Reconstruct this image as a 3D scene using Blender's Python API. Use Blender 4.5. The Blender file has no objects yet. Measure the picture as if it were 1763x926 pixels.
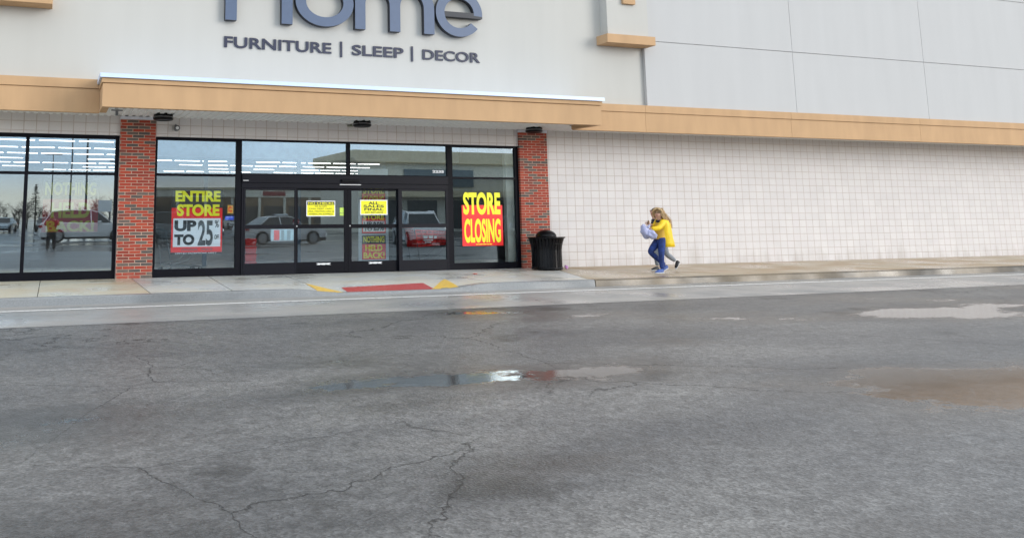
import bpy, bmesh, math, random
from mathutils import Vector, Matrix, noise
R = math.radians
S = bpy.context.scene
COL = S.collection
random.seed(7)

# ------------------------------------------------------------------ camera
cd = bpy.data.cameras.new('camera')
cam = bpy.data.objects.new('camera', cd)
COL.objects.link(cam)
S.camera = cam
W_, H_ = 1763.0, 926.0
F_, CX_, CY_ = 1440.43, 586.10, 164.98
cd.sensor_fit = 'HORIZONTAL'
cd.sensor_width = 36.0
cd.lens = F_ / W_ * 36.0
cd.shift_x = 0.5 - CX_ / W_
cd.shift_y = (CY_ - H_ / 2) / W_
cd.clip_start = 0.05
cd.clip_end = 2000
yaw, pitch, roll = 0.32894, 0.14297, -0.00313
fw = Vector((math.sin(yaw) * math.cos(pitch), math.cos(yaw) * math.cos(pitch), math.sin(pitch)))
r0 = fw.cross(Vector((0, 0, 1))).normalized()
u0 = r0.cross(fw)
rt = math.cos(roll) * r0 + math.sin(roll) * u0
up = -math.sin(roll) * r0 + math.cos(roll) * u0
cam.matrix_world = Matrix(((rt.x, up.x, -fw.x, -12.765), (rt.y, up.y, -fw.y, -19.410), (rt.z, up.z, -fw.z, 1.3476), (0, 0, 0, 1)))

# ------------------------------------------------------------------ world, sun, exposure
SUN_EL, SUN_AZ = R(11), R(136)          # azimuth measured from +Y towards +X
wd = bpy.data.worlds.new('World')
S.world = wd
wd.use_nodes = True
wn, wl = wd.node_tree.nodes, wd.node_tree.links
bg = wn['Background']
bg.inputs['Strength'].default_value = 0.10
sky = wn.new('ShaderNodeTexSky')
sky.sky_type = 'NISHITA'
sky.sun_disc = False
sky.sun_elevation = SUN_EL
sky.sun_rotation = SUN_AZ
sky.air_density = 1.2
sky.dust_density = 2.0
tc = wn.new('ShaderNodeTexCoord')
mp = wn.new('ShaderNodeMapping')
mp.inputs['Scale'].default_value = (1.0, 1.0, 5.0)
wl.new(tc.outputs['Generated'], mp.inputs['Vector'])
nz = wn.new('ShaderNodeTexNoise')
nz.inputs['Scale'].default_value = 2.2
nz.inputs['Detail'].default_value = 7
nz.inputs['Roughness'].default_value = 0.55
wl.new(mp.outputs['Vector'], nz.inputs['Vector'])
cr = wn.new('ShaderNodeMapRange')          # cloud streaks
cr.inputs['From Min'].default_value = 0.34
cr.inputs['From Max'].default_value = 0.68
cr.inputs['To Min'].default_value = 0.72
cr.inputs['To Max'].default_value = 1.22
wl.new(nz.outputs['Fac'], cr.inputs['Value'])
sx = wn.new('ShaderNodeSeparateXYZ')
wl.new(tc.outputs['Generated'], sx.inputs[0])
gr_ = wn.new('ShaderNodeValToRGB')         # brightness of the overcast by height above the horizon
els = [(0.0,(15.5,14.8,13.2)),(0.022,(15.5,14.8,13.0)),(0.06,(10.5,13.2,16.2)),(0.30,(11.0,13.2,15.4)),(0.62,(11.0,11.4,12.0)),(1.0,(12.0,12.3,12.8))]
while len(gr_.color_ramp.elements) < len(els): gr_.color_ramp.elements.new(.5)
for e, (p_, c_) in zip(gr_.color_ramp.elements, els): e.position = p_; e.color = c_ + (1,)
wl.new(sx.outputs['Z'], gr_.inputs['Fac'])
hm = wn.new('ShaderNodeVectorMath')
hm.operation = 'SCALE'
wl.new(gr_.outputs['Color'], hm.inputs[0])
wl.new(cr.outputs[0], hm.inputs['Scale'])
mx = wn.new('ShaderNodeMixRGB')
mx.inputs['Fac'].default_value = 0.86
wl.new(sky.outputs['Color'], mx.inputs['Color1'])
wl.new(hm.outputs[0], mx.inputs['Color2'])
wl.new(mx.outputs['Color'], bg.inputs['Color'])

sd = bpy.data.lights.new('sun', 'SUN')
sd.energy = 1.5
sd.angle = R(30)
sd.color = (1.0, 0.965, 0.92)
sun = bpy.data.objects.new('sun', sd)
COL.objects.link(sun)
sdir = Vector((math.sin(SUN_AZ) * math.cos(SUN_EL), math.cos(SUN_AZ) * math.cos(SUN_EL), math.sin(SUN_EL)))
sun.rotation_euler = sdir.to_track_quat('Z', 'Y').to_euler()
sun.location = (0, -20, 30)

S.view_settings.view_transform = 'Standard'
S.view_settings.look = 'None'
S.view_settings.gamma = 1
S.view_settings.use_curve_mapping = False
S.view_settings.exposure = 0.42
S.render.engine = 'CYCLES'
S.cycles.use_denoising = True
S.cycles.max_bounces = 8
S.cycles.transparent_max_bounces = 16
S.cycles.sample_clamp_indirect = 6

# ------------------------------------------------------------------ helpers
class MB:
    def __init__(s):
        s.v = []; s.f = []; s.mi = []; s.m = 0; s.sm = []; s.smooth = False
    def add(s, vs, fs):
        b = len(s.v); s.v += [tuple(p) for p in vs]
        for f in fs:
            s.f.append([i + b for i in f]); s.mi.append(s.m); s.sm.append(s.smooth)
    def box(s, x0, x1, y0, y1, z0, z1):
        s.add([(x0,y0,z0),(x1,y0,z0),(x1,y1,z0),(x0,y1,z0),(x0,y0,z1),(x1,y0,z1),(x1,y1,z1),(x0,y1,z1)],
              [(0,3,2,1),(4,5,6,7),(0,1,5,4),(1,2,6,5),(2,3,7,6),(3,0,4,7)])
    def prism_xz(s, poly, y0, y1):            # outline in x,z; y0 nearer the camera
        n = len(poly)
        a = sum(poly[i][0]*poly[(i+1)%n][1]-poly[(i+1)%n][0]*poly[i][1] for i in range(n))
        if a < 0: poly = poly[::-1]
        s.add([(x,y0,z) for x,z in poly]+[(x,y1,z) for x,z in poly],
              [list(range(n)), list(range(2*n-1,n-1,-1))]+[[i,n+i,n+(i+1)%n,(i+1)%n] for i in range(n)])
    def prism_yz(s, poly, x0, x1):
        n = len(poly)
        s.add([(x0,y,z) for y,z in poly]+[(x1,y,z) for y,z in poly],
              [list(range(n-1,-1,-1)), list(range(n,2*n))]+[[i,(i+1)%n,n+(i+1)%n,n+i] for i in range(n)])
    def strip_xz(s, a, b, y0, y1, closed=False):   # band between two x,z polylines
        n = len(a); m = n if closed else n-1
        vs = [(x,y0,z) for x,z in a]+[(x,y0,z) for x,z in b]+[(x,y1,z) for x,z in a]+[(x,y1,z) for x,z in b]
        fs = []
        for i in range(m):
            j = (i+1) % n
            fs += [(i,j,n+j,n+i),(2*n+i,3*n+i,3*n+j,2*n+j),(i,2*n+i,2*n+j,j),(n+i,n+j,3*n+j,3*n+i)]
        if not closed: fs += [(0,n,3*n,2*n),(n-1,3*n-1,4*n-1,2*n-1)]
        s.add(vs, fs)
    def cyl(s, c, r, h, n=20, axis='z', r2=None, cap=True):
        r2 = r if r2 is None else r2
        vs = []
        for rr, t in ((r,0),(r2,h)):
            for k in range(n):
                a = 2*math.pi*k/n; p, q = rr*math.cos(a), rr*math.sin(a)
                if axis == 'z': vs.append((c[0]+p,c[1]+q,c[2]+t))
                elif axis == 'y': vs.append((c[0]+p,c[1]+t,c[2]-q))
                else: vs.append((c[0]+t,c[1]+p,c[2]+q))
        sm = s.smooth; s.smooth = True
        s.add(vs, [(k,(k+1)%n,n+(k+1)%n,n+k) for k in range(n)])
        s.smooth = False
        if cap: s.add(vs, [list(range(n-1,-1,-1)), list(range(n,2*n))])
        s.smooth = sm
    def lathe(s, c, prof, n=24):
        vs = []
        for r, z in prof:
            for k in range(n):
                a = 2*math.pi*k/n; vs.append((c[0]+r*math.cos(a), c[1]+r*math.sin(a), c[2]+z))
        sm = s.smooth; s.smooth = True
        s.add(vs, [(i*n+k,i*n+(k+1)%n,(i+1)*n+(k+1)%n,(i+1)*n+k) for i in range(len(prof)-1) for k in range(n)])
        s.smooth = sm
    def tube(s, pts, r, n=6):
        pts = [Vector(p) for p in pts]; rr = r if isinstance(r,(list,tuple)) else [r]*len(pts)
        vs = []
        for i, p in enumerate(pts):
            d = (pts[min(i+1,len(pts)-1)]-pts[max(i-1,0)]).normalized()
            a = d.cross(Vector((0,0,1)) if abs(d.z) < .9 else Vector((1,0,0))).normalized(); b = d.cross(a)
            for k in range(n):
                t = 2*math.pi*k/n; vs.append(p+(a*math.cos(t)+b*math.sin(t))*rr[i])
        sm = s.smooth; s.smooth = True
        L = len(pts)
        s.add(vs, [(i*n+k,(i+1)*n+k,(i+1)*n+(k+1)%n,i*n+(k+1)%n) for i in range(L-1) for k in range(n)]+[list(range(n)), list(range(L*n-1,(L-1)*n-1,-1))])
        s.smooth = sm
    def sphere(s, c, rx, ry, rz, n=16, m=10, z0=-1.0):
        vs = []; fs = []
        for i in range(m+1):
            t = math.asin(max(-1,z0)) + (math.pi/2-math.asin(max(-1,z0)))*i/m
            for k in range(n):
                a = 2*math.pi*k/n; vs.append((c[0]+rx*math.cos(t)*math.cos(a), c[1]+ry*math.cos(t)*math.sin(a), c[2]+rz*math.sin(t)))
        fs = [(i*n+k,i*n+(k+1)%n,(i+1)*n+(k+1)%n,(i+1)*n+k) for i in range(m) for k in range(n)]
        sm = s.smooth; s.smooth = True; s.add(vs, fs); s.smooth = sm
    def build(s, name, mats, parent=None, local=False, bevel=0, subd=0):
        me = bpy.data.meshes.new(name)
        off = Vector((0,0,0))
        if parent is not None and not local: off = WORLD[parent.name]
        me.from_pydata([(x-off.x,y-off.y,z-off.z) for x,y,z in s.v], [], s.f)
        mats = mats if isinstance(mats,(list,tuple)) else [mats]
        for m in mats: me.materials.append(m)
        me.polygons.foreach_set('material_index', s.mi)
        me.polygons.foreach_set('use_smooth', s.sm)
        me.update()
        o = bpy.data.objects.new(name, me)
        COL.objects.link(o)
        if parent is not None: o.parent = parent
        WORLD[o.name] = off.copy()
        if bevel:
            b = o.modifiers.new('edge','BEVEL'); b.width = bevel; b.segments = 2; b.limit_method = 'ANGLE'; b.angle_limit = R(40)
        if subd:
            b = o.modifiers.new('sub','SUBSURF'); b.levels = subd; b.render_levels = subd
        return o
WORLD = {}
def tag(o, label=None, cat=None, group=None, kind=None):
    if label: o['label'] = label
    if cat: o['category'] = cat
    if group: o['group'] = group
    if kind: o['kind'] = kind
    return o
def empty(name, loc, label, cat, group=None, rz=0):
    o = bpy.data.objects.new(name, None)
    COL.objects.link(o)
    o.location = loc; o.rotation_euler = (0,0,rz); o.empty_display_size = .2
    WORLD[o.name] = Vector(loc)
    return tag(o, label, cat, group)
def copy_tree(o, parent=None):
    c = o.copy(); COL.objects.link(c)
    if parent: c.parent = parent
    for ch in [k for k in bpy.data.objects if k.parent == o]: copy_tree(ch, c)
    return c

# ------------------------------------------------------------------ materials
MATS = {}
def nodes(name):
    m = bpy.data.materials.new(name); m.use_nodes = True
    return m, m.node_tree.nodes, m.node_tree.links, m.node_tree.nodes['Principled BSDF']
def mat(name, c, rough=.6, metal=0, *, spec=.5, var=.12, scale=6, bump=0, bscale=60, rvar=0, emit=None, es=1, coat=0, stretch=(1,1,1)):
    if name in MATS: return MATS[name]
    m, n, l, p = nodes(name)
    p.inputs['Roughness'].default_value = rough
    p.inputs['Metallic'].default_value = metal; p.inputs['Specular IOR Level'].default_value = spec
    if coat: p.inputs['Coat Weight'].default_value = coat; p.inputs['Coat Roughness'].default_value = .06
    t = n.new('ShaderNodeTexCoord'); mpn = n.new('ShaderNodeMapping'); mpn.inputs['Scale'].default_value = stretch
    l.new(t.outputs['Object'], mpn.inputs['Vector'])
    a = n.new('ShaderNodeTexNoise'); a.inputs['Scale'].default_value = scale; a.inputs['Detail'].default_value = 6
    l.new(mpn.outputs[0], a.inputs['Vector'])
    r = n.new('ShaderNodeValToRGB')
    r.color_ramp.elements[0].position = .3; r.color_ramp.elements[1].position = .7
    r.color_ramp.elements[0].color = tuple(x*(1-var) for x in c)+(1,)
    r.color_ramp.elements[1].color = tuple(min(1,x*(1+var)) for x in c)+(1,)
    l.new(a.outputs['Fac'], r.inputs['Fac']); l.new(r.outputs['Color'], p.inputs['Base Color'])
    if rvar:
        q = n.new('ShaderNodeMapRange'); q.inputs['To Min'].default_value = max(0,rough-rvar); q.inputs['To Max'].default_value = min(1,rough+rvar)
        q.inputs['From Min'].default_value = .3; q.inputs['From Max'].default_value = .7
        l.new(a.outputs['Fac'], q.inputs['Value']); l.new(q.outputs[0], p.inputs['Roughness'])
    if bump:
        b = n.new('ShaderNodeTexNoise'); b.inputs['Scale'].default_value = bscale; b.inputs['Detail'].default_value = 4
        l.new(t.outputs['Object'], b.inputs['Vector'])
        k = n.new('ShaderNodeBump'); k.inputs['Strength'].default_value = bump; k.inputs['Distance'].default_value = .01
        l.new(b.outputs['Fac'], k.inputs['Height']); l.new(k.outputs[0], p.inputs['Normal'])
    if emit:
        p.inputs['Emission Color'].default_value = emit+(1,); p.inputs['Emission Strength'].default_value = es
    MATS[name] = m
    return m
def M_(n, l, op, a, b=None):
    k = n.new('ShaderNodeMath'); k.operation = op
    for i, v in enumerate((a, b)):
        if v is None: continue
        if isinstance(v,(int,float)): k.inputs[i].default_value = v
        else: l.new(v, k.inputs[i])
    return k.outputs[0]
def masonry(name, bw, bh, joint, stagger, x0, z0, ramp, jcol, rough, bump, face):
    """courses laid out in world metres; u runs along the wall, and round its corners"""
    m, n, l, p = nodes(name)
    g = n.new('ShaderNodeNewGeometry'); s = n.new('ShaderNodeSeparateXYZ'); l.new(g.outputs['Position'], s.inputs[0])
    wob = n.new('ShaderNodeTexNoise'); wob.inputs['Scale'].default_value = 9; l.new(g.outputs['Position'], wob.inputs['Vector'])
    wz = M_(n,l,'MULTIPLY',M_(n,l,'SUBTRACT',wob.outputs['Fac'],.5),.012)
    u = M_(n,l,'ADD',M_(n,l,'ADD',s.outputs['X'],s.outputs['Y']),wz)
    z = M_(n,l,'ADD',s.outputs['Z'],wz)
    zr = M_(n,l,'DIVIDE',M_(n,l,'SUBTRACT',z,z0),bh)
    row = M_(n,l,'FLOOR',zr)
    ur = M_(n,l,'DIVIDE',M_(n,l,'SUBTRACT',u,x0),bw)
    if stagger: ur = M_(n,l,'ADD',ur,M_(n,l,'MULTIPLY',M_(n,l,'FLOORED_MODULO',row,2.0),.5))
    colx = M_(n,l,'FLOOR',ur)
    fu = M_(n,l,'MULTIPLY',M_(n,l,'FRACT',ur),bw); fz = M_(n,l,'MULTIPLY',M_(n,l,'FRACT',zr),bh)
    du = M_(n,l,'MINIMUM',fu,M_(n,l,'SUBTRACT',bw,fu)); dz = M_(n,l,'MINIMUM',fz,M_(n,l,'SUBTRACT',bh,fz))
    d = M_(n,l,'MINIMUM',M_(n,l,'MULTIPLY',du,.8),dz)
    ms = n.new('ShaderNodeMapRange'); ms.inputs['From Min'].default_value = joint*.5; ms.inputs['From Max'].default_value = joint*.5+.003
    l.new(d, ms.inputs['Value'])
    cv = n.new('ShaderNodeCombineXYZ'); l.new(row, cv.inputs[0]); l.new(colx, cv.inputs[1])
    wn_ = n.new('ShaderNodeTexWhiteNoise'); wn_.noise_dimensions = '3D'; l.new(cv.outputs[0], wn_.inputs['Vector'])
    r = n.new('ShaderNodeValToRGB'); r.color_ramp.interpolation = 'CONSTANT'
    while len(r.color_ramp.elements) < len(ramp): r.color_ramp.elements.new(.5)
    for e, (pos, c) in zip(r.color_ramp.elements, ramp): e.position = pos; e.color = c+(1,)
    l.new(wn_.outputs['Value'], r.inputs['Fac'])
    fn = n.new('ShaderNodeTexNoise'); fn.inputs['Scale'].default_value = 38; fn.inputs['Detail'].default_value = 5; l.new(g.outputs['Position'], fn.inputs['Vector'])
    big = n.new('ShaderNodeTexNoise'); big.inputs['Scale'].default_value = 1.3; big.inputs['Detail'].default_value = 4; l.new(g.outputs['Position'], big.inputs['Vector'])
    vv = M_(n,l,'MULTIPLY',M_(n,l,'ADD',M_(n,l,'MULTIPLY',fn.outputs['Fac'],face),1-face*.5),M_(n,l,'ADD',M_(n,l,'MULTIPLY',big.outputs['Fac'],.16),.92))
    mm = n.new('ShaderNodeMixRGB'); mm.blend_type = 'MULTIPLY'; mm.inputs['Fac'].default_value = 1
    cmb = n.new('ShaderNodeCombineColor')
    for i in range(3): l.new(vv, cmb.inputs[i])
    l.new(r.outputs['Color'], mm.inputs['Color1']); l.new(cmb.outputs[0], mm.inputs['Color2'])
    # joints: not equally dirty everywhere
    jn = n.new('ShaderNodeTexNoise'); jn.inputs['Scale'].default_value = 3.1; jn.inputs['Detail'].default_value = 4; l.new(g.outputs['Position'], jn.inputs['Vector'])
    jr = n.new('ShaderNodeValToRGB'); jr.color_ramp.elements[0].position = .35; jr.color_ramp.elements[1].position = .65
    jr.color_ramp.elements[0].color = jcol[0]+(1,); jr.color_ramp.elements[1].color = jcol[1]+(1,)
    l.new(jn.outputs['Fac'], jr.inputs['Fac'])
    mj = n.new('ShaderNodeMixRGB'); l.new(ms.outputs[0], mj.inputs['Fac']); l.new(jr.outputs['Color'], mj.inputs['Color1']); l.new(mm.outputs['Color'], mj.inputs['Color2'])
    dn = n.new('ShaderNodeTexNoise'); dn.inputs['Scale'].default_value = 2.4; dn.inputs['Detail'].default_value = 6
    dm = n.new('ShaderNodeMapping'); dm.inputs['Scale'].default_value = (1,1,.22); l.new(g.outputs['Position'], dm.inputs['Vector']); l.new(dm.outputs[0], dn.inputs['Vector'])
    zf = n.new('ShaderNodeMapRange'); zf.inputs['From Min'].default_value = .0; zf.inputs['From Max'].default_value = .55; zf.inputs['To Min'].default_value = .62; zf.inputs['To Max'].default_value = .36
    l.new(s.outputs['Z'], zf.inputs['Value'])
    ds = n.new('ShaderNodeMapRange'); ds.inputs['From Min'].default_value = 0; ds.inputs['From Max'].default_value = .22; ds.inputs['To Min'].default_value = 0; ds.inputs['To Max'].default_value = .3
    l.new(M_(n,l,'SUBTRACT',zf.outputs[0],dn.outputs['Fac']), ds.inputs['Value'])
    md = n.new('ShaderNodeMixRGB'); l.new(ds.outputs[0], md.inputs['Fac']); l.new(mj.outputs['Color'], md.inputs['Color1']); md.inputs['Color2'].default_value = (.30,.25,.20,1)
    l.new(md.outputs['Color'], p.inputs['Base Color'])
    p.inputs['Roughness'].default_value = rough
    hh = M_(n,l,'ADD',ms.outputs[0],M_(n,l,'MULTIPLY',fn.outputs['Fac'],bump))
    k = n.new('ShaderNodeBump'); k.inputs['Strength'].default_value = .6; k.inputs['Distance'].default_value = .008
    l.new(hh, k.inputs['Height']); l.new(k.outputs[0], p.inputs['Normal'])
    return m
brick = masonry('red brick', .258, .0677, .0095, True, -.10, .0, [(0,(.35,.042,.020)),(.3,(.27,.038,.022)),(.52,(.39,.056,.026)),(.68,(.20,.050,.036)),(.78,(.13,.10,.085)),(.9,(.085,.072,.066))],
                ((.40,.26,.19),(.50,.35,.27)), .8, .25, .5)
block = masonry('split face block', .2584, .2032, .0075, False, 0.0, .181, [(0,(.655,.622,.610)),(.35,(.67,.638,.622)),(.7,(.645,.612,.598)),(.9,(.66,.622,.612))],
                ((.44,.36,.31),(.54,.46,.42)), .85, 1.0, .16)
stucco = mat('cream stucco', (.515,.503,.468), .9, var=.022, scale=2.2, stretch=(1,1,.14), bump=.12, bscale=90)
stucco_cool = mat('pale grey stucco', (.505,.502,.498), .9, var=.022, scale=2.2, stretch=(1,1,.14), bump=.12, bscale=90)
tan = mat('tan stucco', (.52,.33,.18), .9, var=.075, scale=2.6, stretch=(1,1,.25), bump=.15, bscale=90)
coping_m = mat('pale metal coping', (.60,.72,.95), .4, .0, var=.02)
soffit_m = mat('ribbed soffit metal', (.80,.80,.79), .55, .0, var=.05)
black_al = mat('dark bronze aluminium', (.0025,.0025,.006), .55, 0, spec=.15, var=.15, scale=3)
black_al2 = mat('dark grey aluminium', (.004,.004,.009), .5, 0, spec=.2, var=.15, scale=3)
steel = mat('brushed steel', (.6,.6,.6), .3, 1, var=.08)
blackp = mat('gloss black paint', (.002,.002,.0035), .28, 0, spec=.22, var=.2)
white_v = mat('white vinyl', (.82,.83,.84), .5, var=.03)
blue_letter = mat('slate blue letter face', (.082,.118,.195), .45, var=.04)
letter_side = mat('dark letter return', (.02,.022,.03), .5, var=.1)
navy = mat('navy letter', (.020,.024,.055), .5, var=.06)
yellow_p = mat('poster yellow ink', (.95,.90,.015), .5, var=.03)
black_p = mat('poster black ink', (.012,.014,.016), .4, var=.08)
red_p = mat('poster red ink', (.93,.016,.014), .5, var=.04)
red_dim = mat('dimmed poster red and dark red', (.28,.007,.012), .5, var=.05)  # poster red with dimness painted in; plain dark red on other things
white_p = mat('poster white paper', (.88,.89,.92), .6, var=.02)
grey_p = mat('poster grey and veiled black ink', (.10,.11,.12), .5, var=.1)

def glass_mat(name, base):
    m = bpy.data.materials.new(name); m.use_nodes = True
    n, l = m.node_tree.nodes, m.node_tree.links
    n.remove(n['Principled BSDF'])
    tr = n.new('ShaderNodeBsdfTransparent'); tr.inputs['Color'].default_value = (.95,.975,.98,1)
    gl = n.new('ShaderNodeBsdfGlossy'); gl.inputs['Roughness'].default_value = .0; gl.inputs['Color'].default_value = (.80,.93,1,1)
    g = n.new('ShaderNodeNewGeometry'); w = n.new('ShaderNodeTexNoise'); w.inputs['Scale'].default_value = .7; w.inputs['Detail'].default_value = 1
    l.new(g.outputs['Position'], w.inputs['Vector'])
    b = n.new('ShaderNodeBump'); b.inputs['Strength'].default_value = .05; b.inputs['Distance'].default_value = .012
    l.new(w.outputs['Fac'], b.inputs['Height']); l.new(b.outputs[0], gl.inputs['Normal'])
    f = n.new('ShaderNodeFresnel'); f.inputs['IOR'].default_value = 1.5
    fac = M_(n,l,'ADD',M_(n,l,'MULTIPLY',f.outputs[0],.75),base)
    mx_ = n.new('ShaderNodeMixShader'); l.new(fac, mx_.inputs[0]); l.new(tr.outputs[0], mx_.inputs[1]); l.new(gl.outputs[0], mx_.inputs[2])
    l.new(mx_.outputs[0], n['Material Output'].inputs['Surface'])
    return m
glass = glass_mat('window glass', .092)
glass_tint = glass_mat('reflective window glass', .165)
glass_clear = glass_mat('clear window glass', .05)

def concrete(name, base, stain, srange, rough=.55):
    m, n, l, p = nodes(name)
    g = n.new('ShaderNodeNewGeometry')
    mpn = n.new('ShaderNodeMapping'); mpn.inputs['Scale'].default_value = (.55,1,1); l.new(g.outputs['Position'], mpn.inputs['Vector'])
    a = n.new('ShaderNodeTexNoise'); a.inputs['Scale'].default_value = .9; a.inputs['Detail'].default_value = 7; a.inputs['Roughness'].default_value = .6
    l.new(mpn.outputs[0], a.inputs['Vector'])
    r = n.new('ShaderNodeValToRGB'); r.color_ramp.elements[0].position = srange[0]; r.color_ramp.elements[1].position = srange[1]
    r.color_ramp.elements[0].color = base+(1,); r.color_ramp.elements[1].color = stain+(1,)
    l.new(a.outputs['Fac'], r.inputs['Fac'])
    b = n.new('ShaderNodeTexNoise'); b.inputs['Scale'].default_value = 45; b.inputs['Detail'].default_value = 6; l.new(g.outputs['Position'], b.inputs['Vector'])
    q = n.new('ShaderNodeMapRange'); q.inputs['From Min'].default_value = .25; q.inputs['From Max'].default_value = .75; q.inputs['To Min'].default_value = .82; q.inputs['To Max'].default_value = 1.15
    l.new(b.outputs['Fac'], q.inputs['Value'])
    mm = n.new('ShaderNodeMixRGB'); mm.blend_type = 'MULTIPLY'; mm.inputs['Fac'].default_value = 1
    cc = n.new('ShaderNodeCombineColor')
    for i in range(3): l.new(q.outputs[0], cc.inputs[i])
    l.new(r.outputs['Color'], mm.inputs['Color1']); l.new(cc.outputs[0], mm.inputs['Color2'])
    l.new(mm.outputs['Color'], p.inputs['Base Color'])
    c2 = n.new('ShaderNodeTexNoise'); c2.inputs['Scale'].default_value = .7; c2.inputs['Detail'].default_value = 4; l.new(g.outputs['Position'], c2.inputs['Vector'])
    rr = n.new('ShaderNodeMapRange'); rr.inputs['From Min'].default_value = .38; rr.inputs['From Max'].default_value = .6; rr.inputs['To Min'].default_value = .22; rr.inputs['To Max'].default_value = rough
    l.new(c2.outputs['Fac'], rr.inputs['Value']); l.new(rr.outputs[0], p.inputs['Roughness'])
    k = n.new('ShaderNodeBump'); k.inputs['Strength'].default_value = .25; k.inputs['Distance'].default_value = .004
    l.new(b.outputs['Fac'], k.inputs['Height']); l.new(k.outputs[0], p.inputs['Normal'])
    return m
conc_grey = concrete('damp grey concrete', (.555,.56,.545), (.60,.56,.47), (.42,.66))
conc_beige = concrete('beige concrete', (.58,.54,.42), (.56,.40,.23), (.48,.72))
conc_tan = concrete('tan stained concrete', (.45,.375,.27), (.39,.275,.16), (.44,.62))
kerb_dirty = concrete('dirty kerb concrete', (.155,.118,.072), (.045,.036,.024), (.46,.66))
kerb_grey = concrete('grey kerb concrete', (.235,.245,.25), (.165,.17,.172), (.45,.65))

def asphalt():
    m, n, l, p = nodes('wet asphalt')
    g = n.new('ShaderNodeNewGeometry')
    def nz_(sc, det, vec=None, rg=.5, off=0):
        a = n.new('ShaderNodeTexNoise'); a.inputs['Scale'].default_value = sc; a.inputs['Detail'].default_value = det; a.inputs['Roughness'].default_value = rg
        l.new(vec or g.outputs['Position'], a.inputs['Vector']); return a.outputs['Fac']
    def rng(v, a, b, c, d):
        q = n.new('ShaderNodeMapRange'); q.inputs['From Min'].default_value = a; q.inputs['From Max'].default_value = b; q.inputs['To Min'].default_value = c; q.inputs['To Max'].default_value = d
        l.new(v, q.inputs['Value']); return q.outputs[0]
    def mul(a, b): return M_(n,l,'MULTIPLY',a,b)
    st = n.new('ShaderNodeMapping'); st.inputs['Scale'].default_value = (.45,1,1); st.inputs['Location'].default_value = (3.7,1.1,0); l.new(g.outputs['Position'], st.inputs['Vector'])
    fine = nz_(70, 6, rg=.75); mid = nz_(9, 6, rg=.65); big = nz_(.55, 6, st.outputs[0], .6)
    sy = n.new('ShaderNodeSeparateXYZ'); l.new(g.outputs['Position'], sy.inputs[0])
    pud = M_(n,l,'ADD',nz_(.30, 7, st.outputs[0], .56),rng(sy.outputs['Y'],-26,-17,.085,0))   # extra wetness behind the camera, added to brighten the ground mirrored in the glass
    v = n.new('ShaderNodeTexVoronoi'); v.inputs['Scale'].default_value = 55; l.new(g.outputs['Position'], v.inputs['Vector'])
    v2 = n.new('ShaderNodeTexVoronoi'); v2.inputs['Scale'].default_value = 24; l.new(g.outputs['Position'], v2.inputs['Vector'])
    sp = n.new('ShaderNodeSeparateColor'); l.new(v.outputs['Color'], sp.inputs[0])
    sp2 = n.new('ShaderNodeSeparateColor'); l.new(v2.outputs['Color'], sp2.inputs[0])
    # hairline cracks with ragged edges, broken off where the mask says
    def crack(scale, w0, w1, mask_scale, dist, thr):
        wv = n.new('ShaderNodeTexNoise'); wv.inputs['Scale'].default_value = 1.7; wv.inputs['Detail'].default_value = 9; wv.inputs['Roughness'].default_value = .62; l.new(g.outputs['Position'], wv.inputs['Vector'])
        av = n.new('ShaderNodeMixRGB'); av.blend_type = 'ADD'; av.inputs['Fac'].default_value = dist; l.new(g.outputs['Position'], av.inputs['Color1']); l.new(wv.outputs['Color'], av.inputs['Color2'])
        c = n.new('ShaderNodeTexVoronoi'); c.feature = 'DISTANCE_TO_EDGE'; c.inputs['Scale'].default_value = scale; l.new(av.outputs['Color'], c.inputs['Vector'])
        k = rng(c.outputs['Distance'], w0, w1, 1, 0)
        return mul(k, rng(nz_(mask_scale, 3), thr, thr+.06, 0, 1))
    ck = M_(n,l,'MAXIMUM',crack(.21,.0006,.0022,.33,.55,.46),crack(.62,.0010,.0034,.22,.30,.56))
    r = n.new('ShaderNodeValToRGB')
    for e, (pos, c) in zip(r.color_ramp.elements, ((.34,(.075,.077,.081)),(.66,(.16,.158,.154)))): e.position = pos; e.color = c+(1,)
    l.new(big, r.inputs['Fac'])
    stones = mul(rng(sp.outputs[0],0,1,.68,1.34), rng(sp2.outputs[1],.0,1,.86,1.15))
    val = mul(mul(stones, rng(fine,.3,.7,.68,1.35)), rng(mid,.3,.7,.72,1.3))
    val = mul(val, rng(ck,0,1,1,.22))
    oil = mul(rng(nz_(.9,4,None,.5),.63,.70,0,1), .55)
    val = mul(val, M_(n,l,'SUBTRACT',1.0,oil))
    damp = rng(pud,.50,.585,0,1); wet = rng(M_(n,l,'ADD',pud,mul(M_(n,l,'SUBTRACT',mid,.5),.10)),.588,.602,0,1)
    val = mul(val, M_(n,l,'SUBTRACT',1.0,mul(damp,.42)))
    cc = n.new('ShaderNodeCombineColor')
    for i in range(3): l.new(val, cc.inputs[i])
    mm = n.new('ShaderNodeMixRGB'); mm.blend_type = 'MULTIPLY'; mm.inputs['Fac'].default_value = 1
    l.new(r.outputs['Color'], mm.inputs['Color1']); l.new(cc.outputs[0], mm.inputs['Color2']); l.new(mm.outputs['Color'], p.inputs['Base Color'])
    ro = M_(n,l,'SUBTRACT',rng(damp,0,1,.43,.28),mul(wet,.22))
    l.new(ro, p.inputs['Roughness'])
    bh = M_(n,l,'ADD',mul(fine,.5),mul(v.outputs['Distance'],.8))
    bh = M_(n,l,'SUBTRACT',bh,mul(ck,2.0))
    k = n.new('ShaderNodeBump'); k.inputs['Distance'].default_value = .008
    l.new(M_(n,l,'SUBTRACT',.5,mul(wet,.46)), k.inputs['Strength'])
    l.new(bh, k.inputs['Height']); l.new(k.outputs[0], p.inputs['Normal'])
    return m
asph = asphalt()
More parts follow.
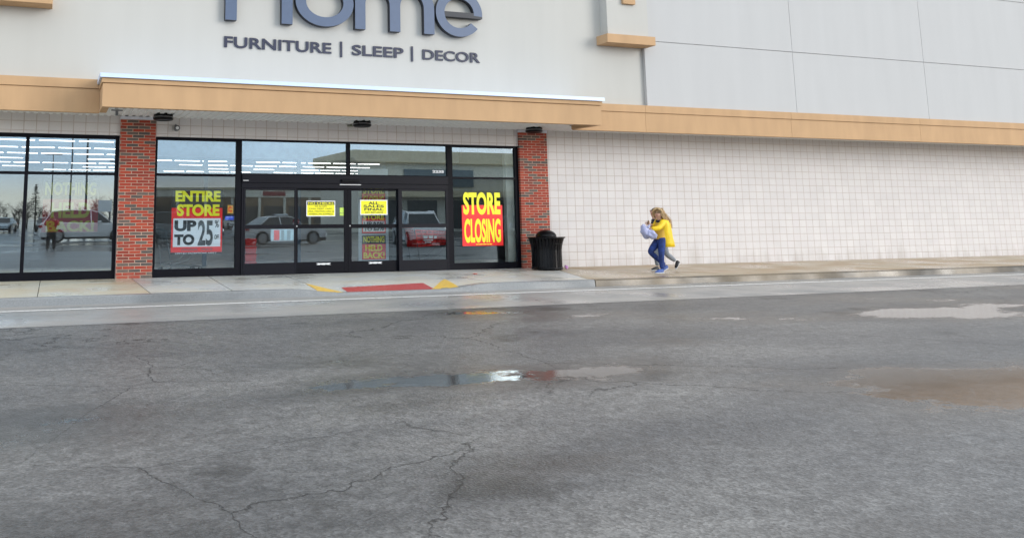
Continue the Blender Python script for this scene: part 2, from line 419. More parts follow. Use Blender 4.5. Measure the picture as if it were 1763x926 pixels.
def worn_paint(name, c, under, rough=.45, keep=.36):
    m, n, l, p = nodes(name)
    g = n.new('ShaderNodeNewGeometry'); a = n.new('ShaderNodeTexNoise'); a.inputs['Scale'].default_value = 17; a.inputs['Detail'].default_value = 8; a.inputs['Roughness'].default_value = .7
    l.new(g.outputs['Position'], a.inputs['Vector'])
    r = n.new('ShaderNodeValToRGB'); r.color_ramp.elements[0].position = keep; r.color_ramp.elements[1].position = keep+.08
    r.color_ramp.elements[0].color = under+(1,); r.color_ramp.elements[1].color = c+(1,)
    l.new(a.outputs['Fac'], r.inputs['Fac']); l.new(r.outputs['Color'], p.inputs['Base Color']); p.inputs['Roughness'].default_value = rough
    return m
line_white = worn_paint('worn white road paint', (.80,.80,.78), (.36,.36,.35), keep=.37)
pad_red = worn_paint('worn red pavement paint', (.47,.05,.05), (.50,.11,.10), keep=.42)
flare_yellow = worn_paint('worn yellow pavement paint', (.82,.53,.085), (.66,.45,.12), keep=.40)

# ------------------------------------------------------------------ ground
RZ = -.14
KY = -3.95
def zs(x, y):
    if x < -8.4 or x > -4.5: w = 0
    elif x < -7.6: w = (x+8.4)/.8
    elif x > -5.3: w = (-4.5-x)/.8
    else: w = 1
    t = min(1, max(0, (-2.75-y)/1.2))
    return -.085*w*t
b = MB(); b.add([(-400,-600,RZ),(400,-600,RZ),(400,KY+.05,RZ),(-400,KY+.05,RZ)], [(0,1,2,3)])
tag(b.build('road', asph), kind='structure')
b = MB(); b.add([(-400,-6.9,RZ+.003),(400,-6.9,RZ+.003),(400,KY+.06,RZ+.003),(-400,KY+.06,RZ+.003)], [(0,1,2,3)])
tag(b.build('concrete_apron', concrete('damp apron concrete', (.37,.358,.34), (.255,.258,.258), (.40,.66), .5)), kind='structure')
def edge_right(y): return -.35 - 1.5*min(1,(y-0)/(-3.8)) if y < 0 else -.35   # where the grey slab meets the tan one
def slab(xa, xb, m, nx):
    b = MB(); ys = [.12]+[-.25*i for i in range(16)]+[KY]; ys = sorted(set(ys), reverse=True); ny = len(ys)
    vs = []
    for j, y in enumerate(ys):
        x0 = xa(y) if callable(xa) else xa; x1 = xb(y) if callable(xb) else xb
        for i in range(nx+1):
            x = x0+(x1-x0)*i/nx; vs.append((x, y, zs(x,y)))
    b.add(vs, [(j*(nx+1)+i, (j+1)*(nx+1)+i, (j+1)*(nx+1)+i+1, j*(nx+1)+i+1) for j in range(ny-1) for i in range(nx)])
    return tag(b.build('pavement', m), kind='structure')
g_ = .006
XJ = [-40,-36,-32,-28,-24.5,-21,-17.5,-14.9]
for i in range(len(XJ)-1): slab(XJ[i]+g_, XJ[i+1]-g_, conc_beige, 4)
slab(-14.9+g_, -12.95-g_, conc_beige, 4); slab(-12.95+g_, -11.05-g_, conc_beige, 4)
slab(-11.05+g_, lambda y: -9.34+.06*y-g_, conc_grey, 6)
slab(lambda y: -9.34+.06*y+g_, lambda y: -7.62+.08*y-g_, conc_grey, 12)
slab(lambda y: -7.62+.08*y+g_, -4.15-g_, conc_grey, 24)
slab(-4.15+g_, lambda y: edge_right(y)-g_, conc_grey, 8)
slab(lambda y: edge_right(y)+g_, 1.75-g_, conc_tan, 8)
xx = 1.75
while xx < 40: slab(xx+g_, xx+3.6-g_, conc_tan, 4); xx += 3.6
b = MB(); b.box(-40,40,KY,.12,-.2,-.10); b.box(-40,40,.121,.45,-.2,-.006); tag(b.build('pavement_bed', mat('joint dirt', (.05,.045,.04), .9)), kind='structure')
def kerb(x0, x1, m, nx=40):
    b = MB(); vs = []
    for i in range(nx+1):
        x = x0+(x1-x0)*i/nx; zt = zs(x,KY)+.004
        wob = .006*noise.noise(Vector((x*2.3,0,0)))
        vs += [(x,KY+.05,zt),(x,KY-.085,zt-.002),(x,KY-.105+wob,zt-.022),(x,KY-.125+wob,-.17)]
    b.add(vs, [(4*i+k,4*i+k+1,4*i+k+5,4*i+k+4) for i in range(nx) for k in range(3)])
    b.add(vs[:4]+vs[-4:], [(3,2,1,0),(4,5,6,7)])
    return tag(b.build('kerb', m), kind='structure')
kerb(-40,-1.86, kerb_grey, 160); kerb(-1.84,12, kerb_dirty, 60); kerb(12.02,40, kerb_dirty, 60)
def painted(name, poly, m, dz=.004, nsub=14):
    """flat painted mark following the pavement's own slope"""
    bm = bmesh.new(); bm.faces.new([bm.verts.new((x,y,0)) for x,y in poly])
    bmesh.ops.triangulate(bm, faces=bm.faces[:])
    for _ in range(4): bmesh.ops.subdivide_edges(bm, edges=bm.edges[:], cuts=1, use_grid_fill=True)
    bm.normal_update()
    for f in bm.faces:
        if f.normal.z < 0: f.normal_flip()
    for v in bm.verts: v.co.z = max(zs(v.co.x,v.co.y)+dz, RZ+dz) if v.co.y > KY-.1 else RZ+dz+.003
    me = bpy.data.meshes.new(name); bm.to_mesh(me); bm.free(); me.materials.append(m)
    o = bpy.data.objects.new(name, me); COL.objects.link(o); return tag(o, kind='structure')
painted('ramp_marking', [(-7.30,-3.42),(-7.37,-4.00),(-5.54,-3.99),(-5.42,-3.16)], pad_red)
painted('ramp_marking', [(-4.70,-2.70),(-5.02,-4.0),(-5.62,-4.0)], flare_yellow)
painted('ramp_marking', [(-7.85,-2.80),(-7.92,-3.72),(-7.98,-4.02),(-7.44,-4.02)], flare_yellow)
bl = MB(); bl.add([(-40,-4.86,RZ+.007),(40,-4.86,RZ+.007),(40,-4.71,RZ+.007),(-40,-4.71,RZ+.007)], [(0,1,2,3)])
tag(bl.build('road_line', line_white), kind='structure')

# ------------------------------------------------------------------ store building
ST = empty('store_building', (-6,0,0), 'cream and tan retail store with glass entrance and two brick pillars', 'store')
b = MB()
b.box(-40,-15.45,0,.25,-.1,3.75); b.box(-15.45,-1.16,0,.25,3.165,3.75); b.box(-11.40,-10.605,.0,.25,-.1,3.165); b.box(-1.16,40,0,.25,-.1,3.75)
b.build('block_wall', block, ST)
for x0, x1 in ((-11.395,-10.61),(-1.18,-.335)):
    b = MB(); b.box(x0,x1,-.07,.02,-.02,3.53); pl = b.build('brick_pillar', brick, ST, bevel=.004)
    b = MB(); b.box(x0-.012,x1+.012,-.085,-.001,3.53,3.595); b.build('cap', mat('pale lavender flashing',(.66,.67,.74),.5), pl)
# upper walls, pilaster and ledges
b = MB(); b.box(-40,1.98,-1.2,.2,4.15,11); b.build('sign_wall', stucco, ST)
b = MB()
cols = [1.984,7.1,12.3,17.6,23,28.5,34,40]
for i in range(len(cols)-1):
    for z0, z1 in ((4.15,5.945),(5.965,8.2),(8.22,11)):
        b.box(cols[i]+(0 if i == 0 else .006),cols[i+1]-.006,-1.3,-1.0,z0,z1)
b.box(2.2,40,-1.27,-1.01,4.16,10.9)
b.build('wall_panel', stucco_cool, ST)
b = MB(); b.box(.70,1.975,-1.5,-1.19,5.99,11); pi = b.build('pilaster', stucco, ST)
b = MB(); b.box(.56,2.06,-1.66,-1.19,5.755,5.985); b.build('ledge', tan, pi, bevel=.006)
b = MB(); b.box(1.17,1.55,-1.58,-1.501,6.84,7.22); b.build('ornament', tan, pi, bevel=.004)
b = MB(); b.box(-14.95,-13.05,-1.5,-1.19,5.99,11); pi = b.build('pilaster', stucco, ST)
b = MB(); b.box(-15.1,-12.95,-1.66,-1.19,5.675,5.93); b.build('ledge', tan, pi, bevel=.006)
# fascia bands either side of the canopy
def fascia(x0, x1, joints):
    b = MB(); xs = [x0]+joints+[x1]
    for i in range(len(xs)-1):
        a = xs[i]+(.004 if i else 0); c = xs[i+1]-(.004 if i < len(xs)-2 else 0)
        b.box(a,c,-1.345,-1.205,3.5,3.995); b.box(a,c,-1.365,-1.205,4.01,4.2)
    b.box(x0,x1,-1.325,-1.205,3.52,4.19)
    return b.build('fascia', tan, ST)
fascia(-40,-11.93,[-34,-29,-24,-19]); fascia(-.305,40,[1.86,6.8,11.8,16.8,21.8,26.8,31.8])
# entrance canopy
b = MB()
for x0, x1, y0, y1 in ((-11.93,-.30,-2.43,-2.29),(-11.93,-11.79,-2.29,-1.37),(-.44,-.30,-2.29,-1.37)):
    b.box(x0,x1,y0,y1,3.5,3.965)
for x0, x1, y0, y1 in ((-11.95,-.28,-2.455,-2.29),(-11.95,-11.79,-2.29,-1.37),(-.44,-.28,-2.29,-1.37)):
    b.box(x0,x1,y0,y1,3.982,4.075)
b.box(-11.90,-.33,-2.40,-1.30,3.62,4.07)
CA = b.build('canopy', tan, ST)
b = MB()
prof = [(-2.505,4.078),(-2.50,4.162),(-2.30,4.185),(-1.25,4.21),(-1.25,4.09),(-2.48,4.09),(-2.48,4.078)]
b.prism_yz(prof, -11.99,-.24); b.build('coping', coping_m, CA)
# ribbed soffit
b = MB(); x = -39.9; pitch_ = .155
vs = []; 
while x < 39.8:
    for dx, dz in ((0,0),(.07,0),(.085,.022),(.140,.022)): vs.append((x+dx, 3.598+dz))
    x += pitch_
n_ = len(vs)
b.add([(x,-1.21,z) for x,z in vs]+[(x,.0,z) for x,z in vs], [(i,n_+i,n_+i+1,i+1) for i in range(n_-1)])
vv = [p for p in vs if -11.79 < p[0] < -.44]; n_ = len(vv)
b.add([(x,-2.29,z) for x,z in vv]+[(x,-1.205,z) for x,z in vv], [(i,n_+i,n_+i+1,i+1) for i in range(n_-1)])
b.build('soffit', soffit_m, ST)

# ---- glazed front
FY0, FY1, GY = .02, .11, .066
def window(name, boxes, panes, m=black_al, gm_=None):
    b = MB()
    for x0, x1, z0, z1 in boxes: b.box(x0,x1,FY0,FY1,z0,z1)
    w = b.build(name, m, ST, bevel=.004)
    for x0, x1, z0, z1 in panes:
        b = MB(); b.box(x0-.01,x1+.01,GY,GY+.006,z0-.01,z1+.01)
        b.build('pane', gm_ or (glass_tint if z0 > 2 else glass_clear), w)
    return w
window('window', [(-15.45,-11.408,3.078,3.163),(-15.45,-11.408,0,.178),(-15.45,-15.37,.178,3.078),(-13.378,-13.302,.178,3.078),(-11.485,-11.408,.178,3.078),
                  (-15.37,-13.378,2.27,2.332),(-13.302,-11.485,2.27,2.332)],
       [(-15.37,-13.378,.178,2.27),(-15.37,-13.378,2.332,3.078),(-13.302,-11.485,.178,2.27),(-13.302,-11.485,2.332,3.078)], gm_=glass_tint)
window('window', [(-10.60,-8.59,3.09,3.16),(-10.60,-8.59,0,.18),(-10.60,-10.55,.18,3.09),(-8.728,-8.59,.18,3.09),(-10.55,-8.728,2.272,2.33)],
       [(-10.55,-8.728,.18,2.272),(-10.55,-8.728,2.33,3.09)])
window('window', [(-3.25,-1.165,3.098,3.16),(-3.25,-1.165,0,.165),(-3.25,-3.10,.165,3.098),(-1.285,-1.165,.165,3.098),(-3.10,-1.285,2.286,2.34)],
       [(-3.10,-1.285,.165,2.286),(-3.10,-1.285,2.34,3.098)])
TW = window('transom_window', [(-8.588,-3.252,3.115,3.162),(-8.588,-3.252,2.335,2.355),(-5.97,-5.88,2.355,3.115)], [(-8.588,-5.97,2.355,3.115),(-5.88,-3.252,2.355,3.115)], gm_=glass_tint)
# door header with sensor
b = MB(); b.box(-8.586,-3.254,-.015,.12,2.135,2.334); b.box(-8.586,-3.254,.005,.12,2.015,2.13)
HD = b.build('door_header', black_al2, ST, bevel=.004)
b = MB(); b.box(-6.13,-5.66,-.075,-.016,2.172,2.235); b.build('sensor', blackp, HD, bevel=.012)
b = MB(); b.box(-6.17,-5.62,-.022,-.016,2.10,2.118); b.build('light_strip', white_v, HD)
b = MB(); b.box(-8.56,-8.43,-.019,-.0155,2.178,2.192); b.build('label_plate', white_v, HD)
def leaf(name, x0, x1, gx0, gx1, y0, y1, m):
    b = MB()
    for z0, z1 in ((.008,.268),(1.06,1.154),(1.966,2.012)): b.box(gx0,gx1,y0+.003,y1-.003,z0,z1)
    b.box(x0,gx0,y0,y1,.005,2.012); b.box(gx1,x1,y0,y1,.005,2.012)
    o = b.build(name, m, ST, bevel=.003)
    b = MB(); yy = (y0+y1)/2
    for z0, z1 in ((.268,1.06),(1.154,1.966)): b.box(gx0-.008,gx1+.008,yy,yy+.006,z0-.008,z1+.008)
    b.build('pane', glass, o)
    return o
b = MB(); b.box(-8.586,-8.545,.0,.115,.0,2.012); b.box(-3.285,-3.254,.0,.115,.0,2.012); b.box(-8.545,-3.285,.0,.13,-.004,.0045); b.build('door_frame', black_al2, ST)
leaf('fixed_panel', -8.54,-7.262,-8.495,-7.30, -.005,.045, black_al2)
s1 = leaf('sliding_door', -7.258,-5.938,-7.205,-6.03, .062,.105, black_al)
s2 = leaf('sliding_door', -5.934,-4.60,-5.84,-4.64, .062,.105, black_al)
leaf('fixed_panel', -4.625,-3.29,-4.525,-3.32, -.005,.045, black_al2)
for s_, x in ((s1,-7.232),(s2,-5.885)):
    b = MB(); b.cyl((x,.048,1.115), .017, .0135, 14, 'y'); b.build('lock', steel, s_)
def blade_decal(parent, xc):
    b = MB(); y = .0635
    pts = [(-.20,.235),(-.13,.24),(-.07,.235),(0,.24),(.08,.235),(.13,.24),(.20,.24),(.15,.218),(.20,.195),(.09,.2),(.06,.207),(.03,.196),(-.05,.2),(-.08,.208),(-.11,.196),(-.19,.2),(-.14,.218)]
    b.prism_xz([(xc+x*.95,z) for x,z in pts], y-.003, y+.0005); b.build('decal', white_v, parent)
blade_decal(s1,-6.56); blade_decal(s2,-5.23)

# ---- inside the shop
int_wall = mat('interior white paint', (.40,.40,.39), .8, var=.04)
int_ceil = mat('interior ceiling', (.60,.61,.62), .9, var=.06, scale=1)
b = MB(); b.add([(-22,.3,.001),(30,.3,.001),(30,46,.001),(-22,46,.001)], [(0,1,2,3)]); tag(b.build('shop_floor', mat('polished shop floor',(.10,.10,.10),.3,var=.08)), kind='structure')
b = MB(); b.add([(-10.4,.3,.006),(4.4,.3,.006),(4.4,6.5,.006),(-10.4,6.5,.006)], [(0,1,2,3)]); tag(b.build('added_bright_floor', mat('pale brightening floor',(.46,.48,.50),.25,var=.1,scale=2)), kind='structure')  # pale floor sheet added to brighten the lower door panes
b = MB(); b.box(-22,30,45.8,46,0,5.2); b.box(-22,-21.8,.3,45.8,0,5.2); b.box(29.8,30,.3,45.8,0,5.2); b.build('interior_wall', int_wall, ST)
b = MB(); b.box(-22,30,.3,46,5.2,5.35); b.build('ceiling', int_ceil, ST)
b = MB(); b.box(-10.45,-.9,4,4.15,2.985,5.2); b.build('bulkhead', mat('bulkhead white',(.66,.70,.74),.7), ST)
b = MB()
for x0, x1 in ((-8.80,-8.69),(-6.10,-5.99),(-3.455,-3.345)): b.box(x0,x1,4.0,4.12,0,2.90)
b.box(-10.45,-3.345,4.01,4.11,2.90,2.984)
b.build('vestibule_frame', mat('blue grey metal',(.17,.22,.29),.5,.2), ST)
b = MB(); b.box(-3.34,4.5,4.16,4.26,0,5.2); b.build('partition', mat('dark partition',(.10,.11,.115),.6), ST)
b = MB(); b.box(-1.42,-1.19,.26,.42,.006,5.2); b.build('column', mat('cream column paint',(.80,.77,.66),.7), ST)
tube_m = mat('lit tube', (.9,.9,.9), .5, emit=(1,.98,.94), es=4.2)
house_m = mat('light housing', (.6,.6,.6), .5)
def strip_mesh():
    b = MB(); b.box(-.70,.70,-.05,.05,.030,.06); b.m = 1; b.box(-.69,.69,-.03,.03,0,.0299); return b
proto = None
for k in range(10):
    y = 9.2+3.7*k
    lo, hi = -13.9-.058*y-.8, -1.3+.59*y+.5
    x = -22+((k*.77) % 1.55)
    while x < 29:
        if x > lo and x < hi and not (random.random() < .14):
            if proto is None:
                proto = strip_mesh().build('ceiling_light', [house_m,tube_m]); o = proto
                tag(o, 'lit white strip light in the rows hanging from the shop ceiling', 'ceiling light', 'strip lights on the shop ceiling')
            else:
                o = proto.copy(); COL.objects.link(o)
            o.location = (x,y,4.42)
        x += 1.55
# ------------------------------------------------------------------ lettering helper
def txt_mesh(s, bold=.0, shear=0):
    c = bpy.data.curves.new('t','FONT'); c.body = s; c.offset = bold; c.extrude = .5; c.resolution_u = 6; c.shear = shear; c.align_x = 'CENTER'
    o = bpy.data.objects.new('t', c); COL.objects.link(o)
    bpy.context.view_layer.update()
    dg = bpy.context.evaluated_depsgraph_get()
    me = bpy.data.meshes.new_from_object(o.evaluated_get(dg))
    v = [p.co.copy() for p in me.vertices]; f = [list(p.vertices) for p in me.polygons]
    bpy.data.objects.remove(o); bpy.data.meshes.remove(me); bpy.data.curves.remove(c)
    return v, f
def text(b, s, x0, x1, z0, z1, y, depth, bold=.0):
    """adds the string, filled to the box x0..x1, z0..z1, front at y"""
    v, f = txt_mesh(s, bold)
    ax, bx = min(p.x for p in v), max(p.x for p in v); az, bz = min(p.y for p in v), max(p.y for p in v)
    b.add([(x0+(p.x-ax)/(bx-ax)*(x1-x0), y+(.5-p.z)*depth, z0+(p.y-az)/(bz-az)*(z1-z0)) for p in v], f)

# ---- big letters, faces at y -1.36
SG = empty('store_sign', (-5.8,-1.2,5.7), 'huge slate blue channel letters reading Home on the cream wall', 'sign')
LY0, LY1 = -1.37, -1.225
def ell(cx, cz, rx, rz, a0, a1, n=40): return [(cx+rx*math.cos(R(a0+(a1-a0)*i/n)), cz+rz*math.sin(R(a0+(a1-a0)*i/n))) for i in range(n+1)]
def letter(fn):
    b = MB(); b.m = 0; fn(b)
    # faces turned to the camera take the blue face, the rest the dark return
    for i, f in enumerate(b.f):
        b.mi[i] = 0 if all(abs(b.v[k][1]-LY0) < 1e-6 for k in f) else 1
    return b.build('letter', [blue_letter,letter_side], SG)
def L_H(b): b.prism_xz([(-9.31,5.685),(-9.05,5.685),(-9.05,6.52),(-8.015,6.52),(-8.015,5.685),(-7.755,5.685),(-7.755,7.55),(-8.015,7.55),(-8.015,6.75),(-9.05,6.75),(-9.05,7.55),(-9.31,7.55)], LY0, LY1)
def L_o(b): b.strip_xz(ell(-6.98,6.265,.708,.575,0,360,64)[:-1], ell(-6.98,6.265,.455,.355,0,360,64)[:-1], LY0, LY1, True)
def L_m(b):
    z = 5.69; 
    out = [(-6.235,z),(-5.975,z),(-5.975,6.30)]+ell(-5.665,6.30,.31,.36,180,0,16)[1:]+[(-5.355,z),(-5.085,z),(-5.085,6.30)]+ell(-4.775,6.30,.31,.36,180,0,16)[1:]+[(-4.465,z),(-4.19,z),(-4.19,6.32)]
    out += ell(-4.70,6.32,.51,.53,0,90,12)[1:]+[(-5.02,6.72)]+ell(-5.60,6.32,.48,.53,70,115,8)+[(-5.975,6.70),(-5.975,6.84),(-6.235,6.84)]
    b.prism_xz(out, LY0, LY1)
def L_e(b):
    cx, cz = -3.515, 6.265
    b.strip_xz(ell(cx,cz,.632,.585,-5,322,60), ell(cx,cz,.40,.37,-5,322,60), LY0, LY1)
    b.box(cx-.43,cx+.63,LY0+.0004,LY1,6.165,6.295)
for fn in (L_H,L_o,L_m,L_e): letter(fn)
TL = empty('tagline_sign', (-6,-1.2,5.05), 'row of flat navy letters reading FURNITURE SLEEP DECOR over the canopy', 'sign')
for s_, x0, x1 in (('FURNITURE',-9.295,-6.775),('SLEEP',-6.262,-4.952),('DECOR',-4.452,-2.90)):
    b = MB(); text(b, s_, x0, x1, 5.086, 5.338, -1.232, .028, .018); b.build('word', navy, TL)
for x in (-6.532,-4.727):
    b = MB(); b.box(x-.024,x+.024,-1.232,-1.204,5.022,5.39); b.build('divider', navy, TL)

# ---- posters inside the glass
def sheet(b, x0, x1, z0, z1, y, t=.002, m=0): b.m = m; b.box(x0,x1,y,y+t,z0,z1); b.m = 0
PY = .088
def poster(name, label, x0, x1, z0, z1, base, cat='poster', y=PY, group=None):
    b = MB(); b.box(x0,x1,y,y+.003,z0,z1); o = b.build(name, base); return tag(o, label, cat, group)
def words(o, rows, m, y, name='lettering'):
    b = MB()
    for s_, x0, x1, z0, z1, bold in rows: text(b, s_, x0, x1, z0, z1, y-.0022, .002, bold)
    return b.build(name, m, o)
def part(o, name, m, x0, x1, z0, z1, y, t=.0015): b = MB(); b.box(x0,x1,y-t,y,z0,z1); return b.build(name, m, o)

OY = .0615     # taped on the outer face of the glass
p = poster('sale_poster', 'red poster reading STORE CLOSING in tall yellow letters beside the bin', -2.843,-1.67,.585,1.62, red_p, y=OY)
words(p,[('STORE',-2.80,-1.725,1.375,1.95,.042),('CLOSING',-2.785,-1.735,.665,1.275,.034)],yellow_p,OY)
b = MB()
for x0, x1 in ((-2.46,-2.39),(-2.38,-2.27),(-2.255,-2.16),(-2.145,-2.08),(-2.07,-2.0)): b.box(x0,x1,OY-.0018,OY-.0002,.616,.634)
b.build('small_print', yellow_p, p)
p = poster('sale_poster', 'ENTIRE STORE poster with a white UP TO 25% OFF box', -10.195,-9.018,.50,1.97, black_p)
part(p,'red_panel',red_p,-10.193,-9.02,.545,1.545,PY)
part(p,'white_panel',white_p,-10.147,-9.06,.665,1.31,PY-.0016)
words(p,[('ENTIRE',-10.113,-9.07,1.69,1.938,.048),('STORE',-10.07,-9.09,1.36,1.632,.048)],yellow_p,PY-.0016)
words(p,[('UP',-10.12,-9.62,1.02,1.265,.055),('TO',-10.12,-9.66,.705,.95,.055)],black_p,PY-.0032,'offer_words')
words(p,[('25',-9.585,-9.235,.685,1.265,.03),('%',-9.195,-9.10,1.10,1.265,.02),('OFF',-9.20,-9.095,.83,.935,.03)],grey_p,PY-.0032,'offer_number')  # black digits drawn grey, the veil of the glass reflection put into the colour
words(p,[('ORIGINAL',-9.96,-9.57,.578,.632,.012),('PRICE',-9.50,-9.24,.578,.632,.012)],grey_p,PY-.0016,'price_line')
words(p,[('LIMITED EXCEPTIONS APPLY',-10.09,-9.14,.508,.538,.012)],white_p,PY,'small_print')
k_ = (19.41+.40)/(19.41+.09)
gx = lambda x: -12.765+(x+12.765)*k_
gz = lambda z: 1.3476+(z-1.3476)*k_
NY = .40
p = poster('sale_poster', 'dark NOTHING HELD BACK! poster behind the reflection of a white car', gx(-12.98),gx(-11.80),gz(1.02),gz(2.14), black_p, y=NY)
part(p,'red_panel',red_dim,gx(-12.975),gx(-11.805),gz(1.022),gz(1.74),NY)
words(p,[(w_,gx(a_),gx(c_),gz(d_),gz(e_),.045) for w_,a_,c_,d_,e_ in (('NOTHING',-12.94,-11.86,1.82,2.11),('HELD',-12.80,-11.985,1.33,1.67),('BACK!',-12.89,-11.88,1.03,1.27))],mat('dimmed poster yellow',(.36,.34,.025),.5),NY-.0016)  # inks darkened to paint in the dimness behind the glass
DY = .079
p = poster('notice', 'yellow notice headed NO CHECKS on the left sliding door', -6.985,-6.255,1.345,1.72, white_p,'notice',DY)
part(p,'yellow_panel',yellow_p,-6.965,-6.275,1.365,1.62,DY); part(p,'black_band',black_p,-6.965,-6.275,1.62,1.70,DY)
words(p,[('NO CHECKS',-6.94,-6.30,1.632,1.69,.02)],yellow_p,DY-.0016,'heading')
words(p,[('WE ACCEPT',-6.78,-6.46,1.565,1.605,.0),('CASH, DEBIT CARD,',-6.92,-6.32,1.505,1.545,.0),('VISA, MASTERCARD &',-6.95,-6.29,1.443,1.483,.0),('AMERICAN EXPRESS',-6.92,-6.32,1.382,1.422,.0)],black_p,DY-.0016)
p = poster('notice', 'yellow notice reading ALL SALES FINAL on the right sliding door', -5.61,-4.885,1.378,1.745, white_p,'notice',DY)
part(p,'yellow_panel',yellow_p,-5.585,-4.91,1.40,1.722,DY)
words(p,[('ALL',-5.39,-5.12,1.632,1.70,.025),('SALES',-5.52,-4.98,1.558,1.622,.025),('FINAL',-5.50,-4.99,1.482,1.546,.025),('NO RETURNS',-5.48,-5.0,1.42,1.455,.02)],black_p,DY-.0016)
p = poster('opening_hours', 'white hours sheet with a red column on the left fixed door panel', -7.875,-7.315,.775,1.05, white_p,'notice',.0285)
part(p,'blue_tint',mat('pale blue paper',(.62,.80,.86),.6),-7.87,-7.32,.79,1.045,.0285)
b = MB(); 
for i in range(9): b.box(-7.80,-7.665,.0255,.0268,.80+i*.026,.818+i*.026)
b.build('red_bars', red_p, p)
b = MB()
for i in range(9):
    for k in range(2): b.box(-7.62+.14*k,-7.62+.14*k+.07+.03*((i*3+k)%3)/2,.0255,.0268,.803+i*.026,.813+i*.026)
b.build('text_lines', grey_p, p)
p = poster('sticker', 'small orange warning sticker in the window left of the doors', -8.905,-8.77,1.42,1.61, mat('orange sticker',(.85,.42,.05),.5),'sticker',.0745)
b = MB(); b.strip_xz(ell(-8.835,1.515,.05,.06,40,320,16),ell(-8.835,1.515,.03,.036,40,320,16),.072,.0744); b.build('mark', red_p, p)
p = poster('sticker', 'small blue rectangular sticker under the orange one', -8.96,-8.75,1.27,1.36, mat('blue sticker',(.03,.10,.75),.5),'sticker',.0745)
part(p,'white_lines',white_p,-8.93,-8.78,1.33,1.338,.0745)
p = poster('sticker', 'small lime green sticker at the edge of the left sliding door', -6.14,-6.035,1.36,1.555, mat('lime sticker',(.50,.72,.10),.5),'sticker',DY)
part(p,'dark_bar',grey_p,-6.138,-6.037,1.415,1.425,DY)
b = MB(); text(b,'2235',-3.65,-3.325,2.43,2.50,.060,.004,.05); tag(b.build('street_number', white_v), 'small white digits 2235 on the glass over the doors', 'number')
# posters on the inner door behind the right sliding leaf
IY = 1.5
def inner(label, z0, z1):
    return poster('inner_poster', label, -5.04,-4.37,z0,z1, black_p, 'poster', IY)
b = MB(); b.box(-5.13,-4.28,IY+.02,IY+.05,.0,2.6); 
tag(b.build('poster_board', mat('pale acrylic board',(.62,.70,.76),.3)), 'pale board standing inside behind the right sliding door', 'board')
p = inner('STORE CLOSING poster topmost on the pale board inside', 1.62,2.20); part(p,'red_panel',red_p,-5.038,-4.372,1.63,1.95,IY)
words(p,[('STORE',-5.0,-4.41,1.93,2.16,.03),('CLOSING',-5.0,-4.41,1.66,1.88,.03)],yellow_p,IY-.0016)
p = inner('UP TO 25% OFF poster in the middle of the pale board inside', .90,1.56); part(p,'red_panel',red_p,-5.038,-4.372,.902,1.30,IY); part(p,'white_panel',white_p,-5.01,-4.40,.94,1.22,IY-.0016)
words(p,[('ENTIRE',-5.0,-4.41,1.42,1.53,.03),('STORE',-5.0,-4.41,1.25,1.38,.03)],yellow_p,IY-.0016)
words(p,[('UP',-4.99,-4.76,1.10,1.20,.03),('TO',-4.99,-4.76,.96,1.06,.03),('25%',-4.72,-4.42,.96,1.20,.03)],grey_p,IY-.0032,'offer_words')
p = inner('NOTHING HELD BACK! poster lowest on the pale board inside', .22,.85); part(p,'red_panel',red_p,-5.038,-4.372,.225,.62,IY)
words(p,[('NOTHING',-5.0,-4.41,.66,.82,.03),('HELD',-4.95,-4.47,.44,.60,.03),('BACK!',-5.0,-4.41,.25,.41,.03)],yellow_p,IY-.0016)

# ------------------------------------------------------------------ fittings under the canopy
def soffit_lamp(x, y, label):
    o = empty('soffit_lamp', (x,y,3.598), label, 'lamp', 'black lamps under the canopy')
    b = MB(); b.lathe((0,0,0),[(0,0.02),(.20,.02),(.21,-.02),(.215,-.045)],28); b.build('base', blackp, o, True)
    b = MB(); b.lathe((0,0,0),[(.16,-.045),(.20,-.047),(.20,-.068),(.16,-.07)],28); b.build('lens', mat('frosted lens',(.45,.45,.46),.4), o, True)
    b = MB(); b.lathe((0,0,0),[(.16,-.07),(.222,-.070),(.22,-.11),(.19,-.13),(.17,-.115),(0,-.11)],28); b.build('ring', blackp, o, True)
soffit_lamp(-10.52,-.62,'black drum lamp under the canopy by the left brick pillar')
soffit_lamp(-5.80,-.62,'black drum lamp under the canopy above the sliding doors')
soffit_lamp(-1.06,-.62,'black drum lamp under the canopy by the right brick pillar')
o = empty('security_camera', (-10.17,-.0,3.36), 'grey security camera on the wall right of the left pillar', 'security camera')
grey_c = mat('camera grey plastic',(.12,.125,.13),.4)
b = MB(); b.box(-.075,.075,-.02,-.001,-.06,.075); b.build('mount', mat('camera plate',(.45,.44,.42),.6), o, True, bevel=.01)
b = MB(); b.tube([(0,-.02,.06),(0,-.09,.07),(.0,-.12,.02)],.022,8); b.build('arm', grey_c, o, True)
b = MB(); b.cyl((.02,-.22,-.01),.062,.16,18,'y'); b.build('housing', grey_c, o, True)
b = MB(); b.cyl((.02,-.235,-.01),.036,.0148,16,'y'); b.build('lens', mat('camera lens ring',(.75,.75,.75),.3), o, True)
o = empty('flood_light', (-11.56,-1.16,3.598), 'small grey T shaped fixture under the left end of the canopy', 'fixture')
gm = mat('galvanised grey',(.22,.23,.24),.5,.4)
b = MB(); b.box(-.03,.03,-.03,.03,-.12,0); b.build('stem', gm, o, True)
b = MB(); b.box(-.12,.12,-.05,.05,-.02,-.001); b.build('plate', gm, o, True, bevel=.006)
o = empty('sprinkler', (-5.88,-.05,3.597), 'small tarnished sprinkler head on the soffit over the doors', 'sprinkler')
b = MB(); b.cyl((0,0,-.05),.02,.05,10); b.build('pipe', mat('tarnished brass',(.22,.24,.17),.5,.5), o, True)
